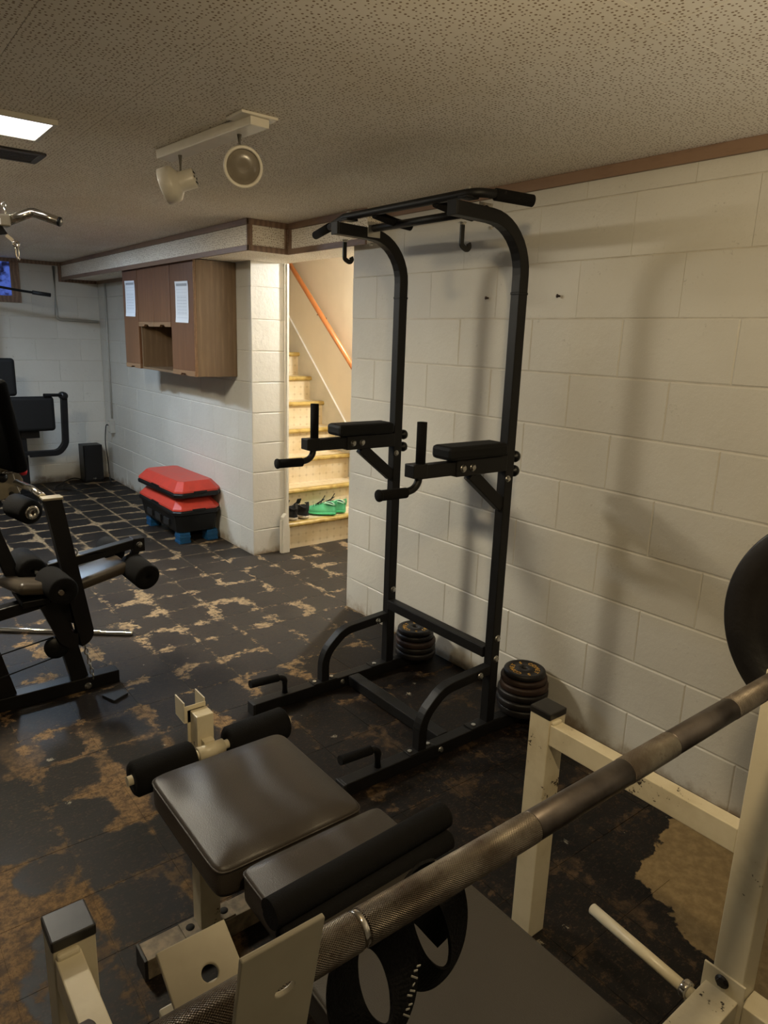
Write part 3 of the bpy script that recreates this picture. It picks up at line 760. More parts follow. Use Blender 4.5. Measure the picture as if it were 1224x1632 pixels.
# subwoofer box and its cable
t = thing('speaker', 'black box speaker on the floor in the far corner', 'speaker', (-0.20, 4.24, 0))
attach(t, MB().box(-0.29, -0.105, 4.17, 4.335, 0.008, 0.375).build('cabinet', M['blackp'], None, 0.004),
       MB().box(-0.282, -0.113, 4.160, 4.170, 0.02, 0.365).build('grille', M['mesh'], None, 0.003),
       MB().box(-0.215, -0.18, 4.1575, 4.160, 0.035, 0.043).build('badge', M['bolt']),
       MB().box(-0.28, -0.115, 4.18, 4.32, 0, 0.008).build('foot', M['rubber']))
def cable(name, lab, pts, r, cat='cable'):
    cu = MB().tube([p for p in pts], r, 8).build(name, M['rubber'])
    return tag(cu, lab, cat)
def smooth_pts(P, n=6):
    P = [Vector(p) for p in P]; out = []
    for i in range(len(P)-1):
        p0, p1, p2, p3 = P[max(i-1, 0)], P[i], P[i+1], P[min(i+2, len(P)-1)]
        for k in range(n):
            s = k/n
            out.append(0.5*((2*p1)+(-p0+p2)*s+(2*p0-5*p1+4*p2-p3)*s*s+(-p0+3*p1-3*p2+p3)*s**3))
    out.append(P[-1]); return out
cable('power_cable', 'black power cable looping from the wall outlet to the floor', smooth_pts([(-0.06, 4.08, 0.58), (-0.085, 4.07, 0.57), (-0.09, 4.10, 0.40), (-0.07, 4.12, 0.2), (-0.06, 4.13, 0.04), (-0.065, 4.05, 0.008), (-0.02+(-0.05), 3.95, 0.008)]), 0.005)
cable('speaker_cable', 'coiled black cable on the floor beside the speaker', smooth_pts([(-0.30, 4.25, 0.02), (-0.40, 4.20, 0.05), (-0.55, 4.10, 0.02), (-0.62, 3.95, 0.008), (-0.45, 3.85, 0.008), (-0.32, 3.95, 0.008), (-0.36, 4.08, 0.012), (-0.5, 4.05, 0.018), (-0.56, 3.9, 0.018), (-0.42, 3.78, 0.008)]), 0.005)

# ================================================================ STEPS STACK
def step_platform(z, label, base, dx=0.0, rz=0.0):
    t = thing('step_platform', label, 'step platform', (-0.188+dx, 2.00, z), 'stacked aerobic steps', rz)
    L, W_ = 0.385, 0.178
    def ring(hw, hl, c, zz): # octagonal rectangle
        return [(-hw+c, -hl, zz), (hw-c, -hl, zz), (hw, -hl+c, zz), (hw, hl-c, zz), (hw-c, hl, zz), (-hw+c, hl, zz), (-hw, hl-c, zz), (-hw, -hl+c, zz)]
    def loft(rings, name, m, bevel=0.004):
        mb = MB(); v = [p for r_ in rings for p in r_]; f = []
        for k in range(len(rings)-1):
            for i in range(8): f.append((k*8+i, k*8+(i+1) % 8, k*8+8+(i+1) % 8, k*8+8+i))
        f.append(tuple(range(7, -1, -1))); f.append(tuple(range(len(v)-8, len(v)))); mb.add(v, f)
        return mb.build(name, M[m], t, bevel, 3)
    zb = 0.0
    if base:
        loft([ring(W_-0.03, L-0.03, 0.03, 0.0), ring(W_-0.012, L-0.012, 0.03, 0.125)], 'base', 'blackp')
        for s_ in (-1, 1):
            for q in range(3):
                MB().box(s_*(W_-0.014)-0.004, s_*(W_-0.014)+0.004, -0.22+q*0.17, -0.12+q*0.17, 0.03, 0.08).build('base_recess', M['dark'], t)
        zb = 0.125
    loft([ring(W_-0.01, L-0.01, 0.04, zb), ring(W_+0.004, L+0.004, 0.045, zb+0.008), ring(W_+0.006, L+0.006, 0.045, zb+0.030), ring(W_-0.002, L-0.002, 0.045, zb+0.040)], 'rim', 'blackp', 0.003)
    loft([ring(W_+0.002, L+0.002, 0.045, zb+0.040), ring(W_+0.000, L+0.0, 0.045, zb+0.055), ring(W_-0.045, L-0.055, 0.035, zb+0.112), ring(W_-0.052, L-0.062, 0.03, zb+0.116)], 'deck', 'red')
    for s_ in (-1, 1):
        MB().prism([(-0.09, zb+0.034), (0.09, zb+0.034), (0.06, zb+0.052), (-0.06, zb+0.052)], 'x', s_*(W_+0.0035)-0.003, s_*(W_+0.0035)+0.003).build('hand_notch', M['blackp'], t)
    MB().box(-0.05, 0.05, -L-0.0085, -L+0.0, zb+0.034, zb+0.050).build('hand_notch', M['blackp'], t)
    return t
step_platform(0.085, 'red-topped aerobic step at the bottom of the stack, on blue risers', True)
step_platform(0.341, 'upper red-topped aerobic step, tilted slightly on the lower one', False, 0.004, math.radians(1.5))
for i, (x_, y_, lab) in enumerate(((-0.287, 1.690, 'blue plastic riser under the near left corner of the steps'), (-0.287, 2.28, 'blue plastic riser under the far left corner of the steps'), (-0.073, 1.690, 'blue plastic riser under the near corner beside the wall'), (-0.073, 2.28, 'blue plastic riser under the far corner beside the wall'))):
    r_ = MB()
    for k in range(4):
        zz = k*0.02
        r_.box(x_-0.043+0.003*(k % 2), x_+0.043-0.003*(k % 2), y_-0.048+0.003*(k % 2), y_+0.048-0.003*(k % 2), zz+0.001, zz+0.0205)
    tag(r_.build('riser_block', M['blue'], None, 0.002), lab, 'riser', 'blue risers under the steps')

# ================================================================ SHOES
def shoe(loc, rz, label, up, sole, lining, lace, green=False):
    """running shoe, toe towards local +Y, heel at the origin"""
    t = thing('shoe', label, 'shoe', loc, 'shoes on the bottom step', rz)
    L = 0.275
    # sole outline
    def outline(s, sx=1.0):
        # s 0..1 heel to toe -> half width
        return sx*(0.034+0.012*math.sin(PI*min(1, s*1.05))+0.006*math.sin(2*PI*(s-0.25)))*(1-max(0, s-0.86)**2*26)*(1-max(0, 0.1-s)**2*30)
    N, K = 14, 12
    def loft(fn, name, m, sub=1):
        vs, fs = [], []
        for i in range(N+1):
            s = i/N; y = s*L
            for k in range(K):
                a = 2*PI*k/K; px, pz = fn(s, a); vs.append((px, y, pz))
        for i in range(N):
            for k in range(K): fs.append((i*K+k, i*K+(k+1) % K, (i+1)*K+(k+1) % K, (i+1)*K+k))
        fs.append(tuple(range(K-1, -1, -1))); fs.append(tuple(N*K+k for k in range(K)))
        mb = MB(); mb.add(vs, fs, True); return mb.build(name, M[m], t, 0, 2, sub)
    def sole_fn(s, a):
        w = outline(s); z0 = 0.004+0.012*max(0, s-0.75)*2; z1 = 0.030-0.010*s
        zc, zh = (z0+z1)/2, (z1-z0)/2
        return (w*max(-1, min(1, 1.25*math.cos(a))), zc+zh*max(-1, min(1, 1.3*math.sin(a))))
    def up_fn(s, a):
        w = outline(s, 0.93)
        top = 0.088-0.006*math.sin(PI*s*3)*(s < 0.34) if s < 0.34 else (0.098-(s-0.34)*0.088 if s < 0.6 else 0.075-(s-0.6)*0.095)
        if s < 0.05: top = 0.082
        z0 = 0.018; c_, s_ = math.cos(a), math.sin(a)
        if s_ < 0: return (w*c_, z0+0.006*s_)
        return (w*c_*(1-0.42*s_*s_), z0+(top-z0)*s_**0.8)
    loft(sole_fn, 'sole', sole); loft(up_fn, 'upper', up)
    # ankle collar opening
    cl = [( 0.028*math.cos(q)*1.0, 0.055+0.042*math.sin(q), 0.087+0.006*math.cos(2*q)+0.005*math.sin(q)) for q in [2*PI*i/14 for i in range(14)]]
    MB().tube(cl, 0.0050, 8, closed=True, cap=False).build('collar', M[up if not green else 'greenlt'], t)
    MB().add([(p[0]*0.8, 0.055+(p[1]-0.055)*0.85, p[2]+0.001) for p in cl], [tuple(range(14))]).build('opening', M['dark'], t)
    # heel tab and tongue
    MB().sweep([(0, 0.004, 0.06), (0, -0.002, 0.09), (0, 0.003, 0.112 if green else 0.128), (0, 0.014, 0.106 if green else 0.122)], [(-0.014, -0.003), (0.014, -0.003), (0.014, 0.003), (-0.014, 0.003)], (0, 1, 0)).build('heel_tab', M[up], t, 0.002)
    MB().sweep([(0, 0.15, 0.082), (0, 0.118, 0.102), (0, 0.098, 0.118 if green else 0.136)], [(-0.02, -0.004), (0.02, -0.004), (0.017, 0.004), (-0.017, 0.004)], (0, 0, 1)).build('tongue', M[lining], t, 0.003)
    lc = MB()
    for k in range(5):
        yy = 0.118+k*0.019; zz = 0.104-0.0095*k
        lc.tube([(-0.020, yy, zz-0.016), (0, yy+0.004, zz-0.004), (0.020, yy, zz-0.016)], 0.0026, 6)
    if green: lc.tube(smooth_pts([(0.0, 0.118, 0.106), (-0.012, 0.10, 0.128), (-0.02, 0.085, 0.152)], 4), 0.003, 6)
    for sg_ in (-1, 1): lc.tube(smooth_pts([(0, 0.120, 0.100), (sg_*0.016, 0.114, 0.108), (sg_*0.026, 0.124, 0.098), (sg_*0.006, 0.124, 0.099)], 4), 0.0022, 6)
    lc.build('laces', M[lace], t)
    return t
zs = RISE+0.004
shoe((0.355, 1.150, zs), math.radians(8), 'black running shoe with pale sole beside the white post', 'mesh', 'sole', 'mesh', 'lace')
shoe((0.452, 1.152, zs), math.radians(6), 'black running shoe with pale sole beside the green pair', 'mesh', 'sole', 'mesh', 'lace')
shoe((0.700, 1.140, zs), math.radians(42), 'mint green running shoe, heel out, nearer the black pair', 'green', 'green2', 'mesh', 'lace', True)
shoe((0.800, 1.160, zs), math.radians(36), 'mint green running shoe farthest right on the bottom step', 'green', 'green2', 'mesh', 'lace', True)

# ================================================================ POWER TOWER
YL, YR, UX = -0.771, -1.412, -0.306
pt = thing('power_tower', 'tall black pull-up and dip tower standing against the white wall', 'power tower', (-0.45, -1.10, 0))
def P(name, mb, m='black', bevel=0.003, parent=None):
    o = mb.build(name, M[m], None, bevel)
    attach(pt, o)
    return o
def bolt_on(p, d, r=0.009, m='bolt'):
    """hex head with washer"""
    mb = MB(); mb.lathe([(0, 0), (r*1.5, 0), (r*1.5, 0.002), (0, 0.002)], p, d, 16)
    dd = Vector(d).normalized(); mb.lathe([(0, 0.002), (r, 0.002), (r, 0.008), (0, 0.009)], p, d, 6, smooth=False)
    return mb
for y in (YL, YR):
    # runner on the floor
    P('base_runner', MB().bar([(-1.0, y, 0.026), (-0.035, y, 0.026)], 0.046, 0.05))
    P('end_cap', MB().box(-1.012, -1.0, y-0.0265, y+0.0265, 0.0, 0.0525), 'rubber')
    # upright: one bent box tube from runner up and over
    pts = fillet([(UX, y, 0.05), (UX, y, 1.895), (-0.632, y, 1.902)], 0.17, 10)
    P('upright', MB().bar(pts, 0.040, 0.042, (1, 0, 0)))
    P('end_cap', MB().box(-0.640, -0.632, y-0.021, y+0.021, 1.880, 1.925), 'rubber', 0.002)
    # upper half sleeve overlap
    P('splice_collar', MB().box(UX-0.0225, UX+0.0225, y-0.0215, y+0.0215, 1.665, 1.675))
    # dip arm
    ya = y
    P('dip_arm', MB().box(-0.745, UX-0.020, ya-0.019, ya+0.019, 1.066, 1.112))
    P('arm_sleeve', MB().box(-0.575, UX-0.020, ya-0.024, ya+0.024, 1.060, 1.117))
    # padded arm rest
    P('arm_pad', MB().box(-0.625, -0.345, ya-0.045, ya+0.055, 1.119, 1.166), 'vinylb', 0.013)
    # brace under the arm
    P('arm_brace', MB().bar([(-0.490, ya, 1.062), (UX-0.018, ya, 0.930)], 0.032, 0.045, (0, 0, 1)))
    # vertical grip and forward handle: bent round tubes
    P('arm_end', MB().box(-0.765, -0.705, ya-0.024, ya+0.024, 1.072, 1.116))
    P('vertical_grip', MB().tube([(-0.718, ya, 1.116), (-0.718, ya, 1.248)], 0.0165, 18).lathe([(0, 0), (0.0165, 0), (0.0165, 0.003), (0, 0.004)], (-0.718, ya, 1.247), (0, 0, 1), 18), 'foam', 0)
    P('handle_tube', MB().tube(fillet([(-0.722, ya, 1.075), (-0.726, ya, 1.035), (-0.795, ya, 1.022), (-0.82, ya, 1.022)], 0.04, 6), 0.0125, 14), 'black', 0)
    P('hand_grip', MB().tube([(-0.775, ya, 1.024), (-0.885, ya, 1.026)], 0.0175, 18).lathe([(0, -0.003), (0.019, -0.003), (0.020, 0.0), (0.019, 0.006), (0, 0.006)], (-0.885, ya, 1.026), (1, 0, 0), 18), 'foam', 0)
    for (bx, bz) in ((-0.545, 1.088), (-0.500, 1.088)):
        P('bolt', bolt_on((bx, ya-0.024, bz), (0, -1, 0), 0.009), 'bolt', 0)
    P('bolt', bolt_on((UX-0.008, y-0.020, 1.030), (0, -1, 0), 0.008), 'bolt', 0)
    # adjusting knobs on the wall side
    for zz in (1.105, 1.052):
        P('knob', MB().lathe([(0, 0), (0.008, 0), (0.008, 0.014), (0.020, 0.016), (0.022, 0.024), (0.019, 0.034), (0, 0.036)], (UX+0.020, y, zz), (1, 0, 0), 18), 'blackp', 0)
    # push-up bracket loop: square tube bent from runner to upright
    lp = fillet([(-0.660, y, 0.052), (-0.660, y, 0.175), (-0.560, y, 0.262), (UX-0.020, y, 0.278)], [0.12, 0.12], 6)
    P('support_loop', MB().bar(lp, 0.038, 0.038, (0, 1, 0)))
    for bx in (-0.705, -0.618): P('bolt', bolt_on((bx, y, 0.052), (0, 0, 1), 0.009), 'bolt', 0)
    P('loop_foot', MB().box(-0.72, -0.60, y-0.023, y+0.023, 0.0515, 0.0555))
    P('bolt', bolt_on((-0.385, y-0.022, 0.272), (0, -1, 0), 0.009), 'bolt', 0)
    for bx in (-0.385, ): P('bolt', bolt_on((bx, y-0.004, 0.052), (0, 0, 1), 0.010), 'bolt', 0)
    P('upright_foot', MB().box(-0.41, -0.255, y-0.024, y+0.024, 0.0515, 0.0555))
    # low push-up handle at the front
    P('push_up_handle', MB().tube(fillet([(-0.852, y, 0.052), (-0.852, y, 0.124), (-0.93, y, 0.132)], 0.028, 6), 0.0125, 14), 'black', 0)
    P('hand_grip', MB().tube([(-0.885, y, 0.128), (-1.012, y, 0.135)], 0.0165, 18), 'foam', 0)
    # bolts through the upright at the low crossbar
    for zz in (0.405, 0.320): P('bolt', bolt_on((UX+0.004, y-0.020, zz), (0, -1, 0), 0.0095), 'bolt', 0)
    P('bolt', bolt_on((-0.575, y-0.025, 0.030), (0, -1, 0), 0.008), 'bolt', 0)
    # hook hanging under the top arm
    P('hook', MB().bar(fillet([(-0.590, y, 1.866), (-0.590, y, 1.797), (-0.565, y, 1.785), (-0.555, y, 1.797), (-0.560, y, 1.806)], [0.012, 0.01, 0.006], 4), 0.016, 0.006, (0, 1, 0)), 'blackmetal', 0.001)
    P('bolt', bolt_on((-0.590, y, 1.865), (0, 0, -1), 0.009), 'bolt', 0)
    P('bolt', bolt_on((-0.465, y, 1.866), (0, 0, -1), 0.007), 'bolt', 0)
    P('bolt', bolt_on((-0.572, y, 1.962), (0, 0, 1), 0.008), 'bolt', 0)
# low rear crossbar and the brace between the runners
P('crossbar', MB().box(UX-0.028, UX+0.012, YR+0.0205, YL-0.0205, 0.318, 0.362), 'black', 0.004)
P('floor_brace', MB().box(-0.545, -0.490, YR+0.0255, YL-0.0255, 0.004, 0.050), 'black', 0.004)
# pull-up bar over the arm ends, with grips bent towards the wall
P('pull_up_bar', MB().tube(fillet([(-0.43, -0.36, 1.945), (-0.572, YL+0.03, 1.951), (-0.572, YR-0.03, 1.951), (-0.475, -1.475, 1.951)], 0.05, 5), 0.014, 16), 'black', 0)
P('hand_grip', MB().tube([(-0.485, -0.51, 1.948), (-0.405, -0.275, 1.945)], 0.0175, 18), 'foam', 0)
P('hand_grip', MB().tube([(-0.505, -1.461, 1.951), (-0.375, -1.500, 1.945)], 0.0185, 18), 'foam', 0)
for y in (YL, YR): P('bar_saddle', MB().box(-0.598, -0.545, y-0.022, y+0.022, 1.934, 1.943))
# inner cross tube joining the arms, with the two short parallel grips
P('inner_bar', MB().tube([(-0.470, YL-0.018, 1.918), (-0.470, YR+0.018, 1.918)], 0.014, 16), 'black', 0)
for yy in (-0.93, -1.26):
    P('neutral_grip', MB().tube([(-0.572, yy, 1.942), (-0.47, yy, 1.925), (-0.40, yy, 1.920)], 0.0155, 14), 'foam', 0)
for y, s_ in ((YL, -1), (YR, 1)):
    P('flange', MB().box(-0.50, -0.44, y+s_*0.0205, y+s_*0.0245, 1.885, 1.94), 'bolt', 0.001)

# ---- weight plates stacked on the rear feet
def ring_text(txt, R_, size, z, centre, start, stepa, mat, parent, depth=0.0010, name='lettering'):
    cu = bpy.data.curves.new('letters', 'FONT'); out_v, out_f = [], []
    tmpobj = bpy.data.objects.new('letters', cu); COL.objects.link(tmpobj)
    for i, ch in enumerate(txt):
        if ch == ' ': continue
        cu.body = ch; cu.size = size; cu.align_x = 'CENTER'; cu.align_y = 'CENTER'; cu.extrude = depth/2
        dg = bpy.context.evaluated_depsgraph_get(); me = tmpobj.evaluated_get(dg).to_mesh()
        a = start-stepa*i
        rot = Matrix.Rotation(a-PI/2, 4, 'Z')
        pos = Vector((math.cos(a)*R_, math.sin(a)*R_, 0))
        n0 = len(out_v)
        for v in me.vertices:
            q = rot @ v.co + pos; out_v.append((centre[0]+q.x, centre[1]+q.y, centre[2]+z+q.z))
        for p in me.polygons: out_f.append(tuple(n0+k for k in p.vertices))
        tmpobj.evaluated_get(dg).to_mesh_clear()
    bpy.data.objects.remove(tmpobj)
    mb = MB(); mb.add(out_v, out_f); o = mb.build(name, M[mat]); o.parent = parent; return o
def weight_plate(loc, R_, th, label, m='plate', letters=None, rz=0.0, group=None):
    t = thing('weight_plate', label, 'weight plate', loc, group, rz)
    r0 = 0.014
    pr = [(r0, 0.0), (R_-0.008, 0.0), (R_-0.002, 0.003), (R_, 0.008), (R_, th-0.008), (R_-0.002, th-0.003), (R_-0.008, th), (R_-0.016, th), (R_-0.020, th-0.004), (0.036, th-0.004), (0.033, th), (r0, th), (r0, 0)]
    MB().lathe(pr, (0, 0, 0), (0, 0, 1), 40).build('disc', M[m], t)
    if letters: ring_text(letters, (R_-0.020+0.036)/2, 0.026, th-0.0035, (0, 0, 0), math.radians(200), 2*PI/len(letters), 'yellow', t)
    return t
z = 0.0525; hs = [(0.096, 0.030, 'plate'), (0.094, 0.028, 'plate'), (0.095, 0.029, 'plate2'), (0.088, 0.026, 'plate'), (0.083, 0.024, 'plate')]
pos_ = ['bottom plate', 'second plate from the bottom', 'middle rust-brown plate', 'fourth plate from the bottom', 'top plate with yellow letters']
for i, (R_, th, m) in enumerate(hs):
    weight_plate((-0.150+random.uniform(-.005, .005), -0.785+random.uniform(-.005, .005), z), R_, th-0.0005, 'weight plate, %s in the stack by the far tower leg' % pos_[i], m, 'COMET 5 COMET 5 ' if i == 4 else None, random.uniform(-0.3, 0.3), 'plates on the far rear foot'); z += th
z = 0.0525; hs = [(0.104, 0.032, 'plate'), (0.102, 0.032, 'plate'), (0.103, 0.031, 'plate'), (0.098, 0.030, 'plate2'), (0.094, 0.026, 'plate2'), (0.084, 0.026, 'plate')]
pos_ = ['bottom plate', 'second plate from the bottom', 'third plate from the bottom', 'fourth, rustier plate', 'fifth, rust-brown plate', 'top plate with yellow letters']
for i, (R_, th, m) in enumerate(hs):
    weight_plate((-0.118+random.uniform(-.005, .005), -1.425+random.uniform(-.005, .005), z), R_, th-0.0005, 'weight plate, %s in the stack by the near tower leg' % pos_[i], m, 'COMET 5 COMET 5 ' if i == 5 else None, random.uniform(-0.3, 0.3), 'plates on the near rear foot'); z += th

# ================================================================ WEIGHT BENCH (cream frame)
wb = thing('weight_bench', 'cream framed weight bench with grey pads and foam rolls in the foreground', 'weight bench', (-1.49, -2.2, 0))
def B(name, mb, m='cream', bevel=0.002, segs=2, lab=None):
    o = mb.build(name, M[m], None, bevel, segs); attach(wb, o)
    if lab: o['label'] = lab
    return o
XL, XR = -2.020, -0.915
for s_, xc in ((-1, XL), (1, XR)):
    B('upright', MB().box(xc-0.030, xc+0.030, -2.692, -2.632, 0.0, 0.955))
    sp_ = B('spotter_post', MB().box(xc-0.030, xc+0.030, -2.182, -2.122, 0.0, 0.640))
    pc = B('post_cap', MB().box(xc-0.0315, xc+0.0315, -2.1835, -2.1205, 0.632, 0.650), 'creamcap', 0.003)
    pc.matrix_parent_inverse.identity(); pc.parent = sp_
    B('side_rail', MB().box(xc-0.028, xc+0.008, -2.632, -2.182, 0.568, 0.622), 'cream', 0.002)
    B('weld', MB().box(xc-0.026, xc+0.006, -2.192, -2.181, 0.562, 0.630), 'cream', 0.004)
    B('upright_foot', MB().box(xc-0.030, xc+0.030, -2.632, -2.182, 0.0, 0.001) if False else MB().box(xc-0.028, xc+0.028, -3.0, -2.693, 0.215, 0.262), 'cream', 0.002)
    B('foot_leg', MB().box(xc-0.028, xc+0.028, -3.0, -2.945, 0.0, 0.215), 'cream', 0.002)
    # hook: tall camera-side plate, floor, and sloping far lip with a hole
    x0, x1 = xc-0.030, xc+0.030
    holeY = MB()
    def plate_with_hole(x0, x1, a, b, th, hole, hr, slot=False):
        """quad plate between 3D segments a (bottom y,z) and b (top y,z) with a hole"""
        (ya, za), (yb, zb) = a, b
        d = Vector((0, yb-ya, zb-za)); L = d.length; d.normalize(); n = Vector((0, -d.z, d.y))
        mb = MB(); K = 24; W2 = (x1-x0)/2; xc_ = (x0+x1)/2
        outer = []
        for k in range(K):
            an = 2*PI*k/K; c_, s2 = math.cos(an), math.sin(an); m_ = 1/max(abs(c_), abs(s2))
            outer.append((xc_+W2*c_*m_, L/2+L/2*s2*m_))
        inner = [(xc_+hole[0]+hr*math.cos(2*PI*k/K), hole[1]*L+hr*(0.7 if slot else 1)*math.sin(2*PI*k/K)) for k in range(K)]
        vs = []
        for off in (0, th):
            for (xx, tt) in outer+inner:
                vs.append(Vector((xx, ya, za))+Vector((0, d.y, d.z))*tt+n*off)
        fs = []
        for k in range(K):
            j = (k+1) % K
            fs.append((k, j, K+j, K+k)); fs.append((2*K+k, 3*K+k, 3*K+j, 2*K+j))
            fs.append((k, 2*K+k, 2*K+j, j)); fs.append((K+k, K+j, 3*K+j, 3*K+k))
        mb.add(vs, fs); return mb
    B('hook_plate', plate_with_hole(x0, x1, (-2.756, 0.985), (-2.786, 1.138), 0.004, (0.006, 0.66), 0.0075, True), 'cream', 0.001)
    B('hook_floor', MB().prism([(-2.760, 0.985), (-2.760, 0.992), (-2.745, 0.996), (-2.712, 0.998), (-2.690, 0.985), (-2.690, 0.972), (-2.712, 0.980), (-2.745, 0.980)], 'x', x0, x1), 'cream', 0.001)
    B('hook_lip', plate_with_hole(x0, x1, (-2.694, 0.974), (-2.632, 1.010), 0.004, (0.004, 0.55), 0.007), 'cream', 0.001)
    B('hook_bracket', MB().box(x0+0.006, x1-0.006, -2.752, -2.692, 0.900, 0.981), 'cream', 0.001)
# cross beam between the uprights, flange and bolt
B('cross_beam', MB().box(XL+0.030, XR-0.030, -2.690, -2.624, 0.205, 0.268))
for xc, s_ in ((XL+0.030, 1), (XR-0.030, -1)):
    B('flange_plate', MB().box(min(xc, xc+s_*0.005), max(xc, xc+s_*0.005), -2.698, -2.616, 0.195, 0.309), 'cream', 0.001)
    B('bolt', bolt_on((xc+s_*0.005, -2.655, 0.290), (s_, 0, 0), 0.009), 'plate', 0)
# plate storage peg with chrome collar
peg = B('storage_peg', MB().tube([(-0.972, -2.624, 0.232), (-0.948, -2.355, 0.232)], 0.0125, 18).lathe([(0, 0), (0.0125, 0), (0.010, 0.002), (0, 0.002)], (-0.948, -2.355, 0.232), (0.09, 1, 0), 18), 'cream', 0)
pgc = B('peg_collar', MB().lathe([(0.0128, 0), (0.019, 0), (0.020, 0.004), (0.020, 0.012), (0.0185, 0.015), (0.0128, 0.015)], (-0.9705, -2.606, 0.232), (0.09, 1, 0), 22), 'chrome', 0)
pgc.matrix_parent_inverse.identity(); pgc.parent = peg
# spine under the pads and the front foot
B('spine', MB().box(-1.528, -1.472, -2.624, -1.455, 0.325, 0.375))
B('front_foot', MB().box(-1.775, -1.225, -1.725, -1.665, 0.002, 0.058), 'grimy')
for s_ in (-1, 1): B('foot_cap', MB().box(min(-1.5+s_*0.275, -1.5+s_*0.283), max(-1.5+s_*0.275, -1.5+s_*0.283), -1.7265, -1.6635, 0.0, 0.0595), 'creamcap', 0.002)
for xc in (-1.612, -1.388):
    B('front_leg', MB().box(xc-0.026, xc+0.026, -1.720, -1.672, 0.062, 0.352))
    B('leg_flange', MB().box(xc-0.066, xc+0.066, -1.722, -1.668, 0.058, 0.0625), 'grimy', 0.001)
    for dx in (-0.045, 0.045): B('flange_hole', MB().lathe([(0, 0), (0.011, 0), (0.011, 0.0015), (0, 0.0015)], (xc+dx, -1.695, 0.0622), (0, 0, 1), 14), 'dark', 0)
B('seat_bracket', MB().box(-1.64, -1.36, -1.722, -1.670, 0.352, 0.372))
def cushion(name, x0, x1, y0, y1, z0, z1, m, r=0.03, puff=0.008, nx=14, ny=14, piping=True, bow=0.0):
    """upholstered cushion: rounded plan corners, puffed top, piping seam"""
    me = MB(); W2, L2 = (x1-x0)/2, (y1-y0)/2; cx, cy = (x0+x1)/2, (y0+y1)/2
    K = 48; ring = []
    for k in range(K):
        a = 2*PI*(k+0.5)/K; c_, s2 = math.cos(a), math.sin(a)
        e = 0.13
        ring.append((W2*math.copysign(abs(c_)**e, c_), L2*math.copysign(abs(s2)**e, s2)))
    layers = [(0.90, z0), (0.985, z0+0.004), (1.0, z0+0.014), (1.0, z1-0.016), (0.992, z1-0.006), (0.972, z1-0.001), (0.90, z1+puff*0.35), (0.7, z1+puff*0.8), (0.4, z1+puff), (0.12, z1+puff)]
    vs = []
    for s_, zz in layers:
        for (px, py) in ring:
            vs.append((cx+px*(1-(1-s_)*(1 if s_ < 0.9 else 0.4)), cy+py*(1-(1-s_)*(1 if s_ < 0.9 else 0.4)), zz+bow*(px/W2)**2))
    fs = [(l*K+k, l*K+(k+1) % K, (l+1)*K+(k+1) % K, (l+1)*K+k) for l in range(len(layers)-1) for k in range(K)]
    fs.append(tuple(range(K-1, -1, -1))); n = len(layers)
    fs.append(tuple((n-1)*K+k for k in range(K)))
    me.add(vs, fs, True); o = me.build(name, M[m], None)
    attach(wb, o)
    if piping:
        pp = MB().tube([(cx+px*1.0, cy+py*1.0, z1-0.006+bow*(px/W2)**2) for (px, py) in ring], 0.0026, 6, closed=True, cap=False).build('piping', M[m]);
        pp.parent = o
    return o
cushion('seat_cushion', -1.705, -1.340, -1.980, -1.590, 0.376, 0.446, 'vinyl', puff=0.012)
cushion('narrow_cushion', -1.662, -1.312, -2.150, -1.995, 0.376, 0.446, 'vinyl', puff=0.006)
cushion('back_pad', -1.690, -1.305, -3.35, -2.185, 0.380, 0.446, 'vinyl2', puff=0.004)
B('pad_seam', MB().tube([(-1.640, -3.30, 0.4475), (-1.640, -2.215, 0.4475)], 0.0022, 6), 'rubber', 0)
B('rear_leg', MB().box(-1.53, -1.47, -3.30, -3.24, 0.0, 0.325))
B('rear_spine', MB().box(-1.528, -1.472, -3.30, -2.692, 0.325, 0.375))
B('pad_board', MB().box(-1.65, -1.35, -3.25, -2.25, 0.375, 0.380), 'dark', 0)
# long slit foam roll lying across the pads
def foam_roll(name, a, b, r, slit=None, lab=None):
    a, b = Vector(a), Vector(b); d = (b-a).normalized(); L = (b-a).length
    prof = [(0.011, 0), (r-0.006, 0), (r, 0.006), (r, L-0.006), (r-0.006, L), (0.011, L), (0.011, 0)]
    mb = MB()
    if slit is None: mb.lathe(prof, a, d, 28)
    else:
        pr = []; n = 30
        for k in range(n):
            an = 2*PI*k/n; dd = abs(((an-slit+PI) % (2*PI))-PI)
            rr = r-0.006*math.exp(-(dd/0.12)**2); pr.append((rr*math.cos(an), rr*math.sin(an)))
        mb.sweep([a+d*0.0, a+d*0.006, b-d*0.006, b], pr, (0, 0, 1), smooth=True)
    return B(name, mb, 'foam', 0, lab=lab)
foam_roll('foam_roll', (-1.688, -2.160, 0.480), (-1.240, -2.140, 0.480), 0.029, math.radians(200))
foam_roll('foam_roll', (-1.680, -2.186, 0.440), (-1.245, -2.168, 0.440), 0.022)
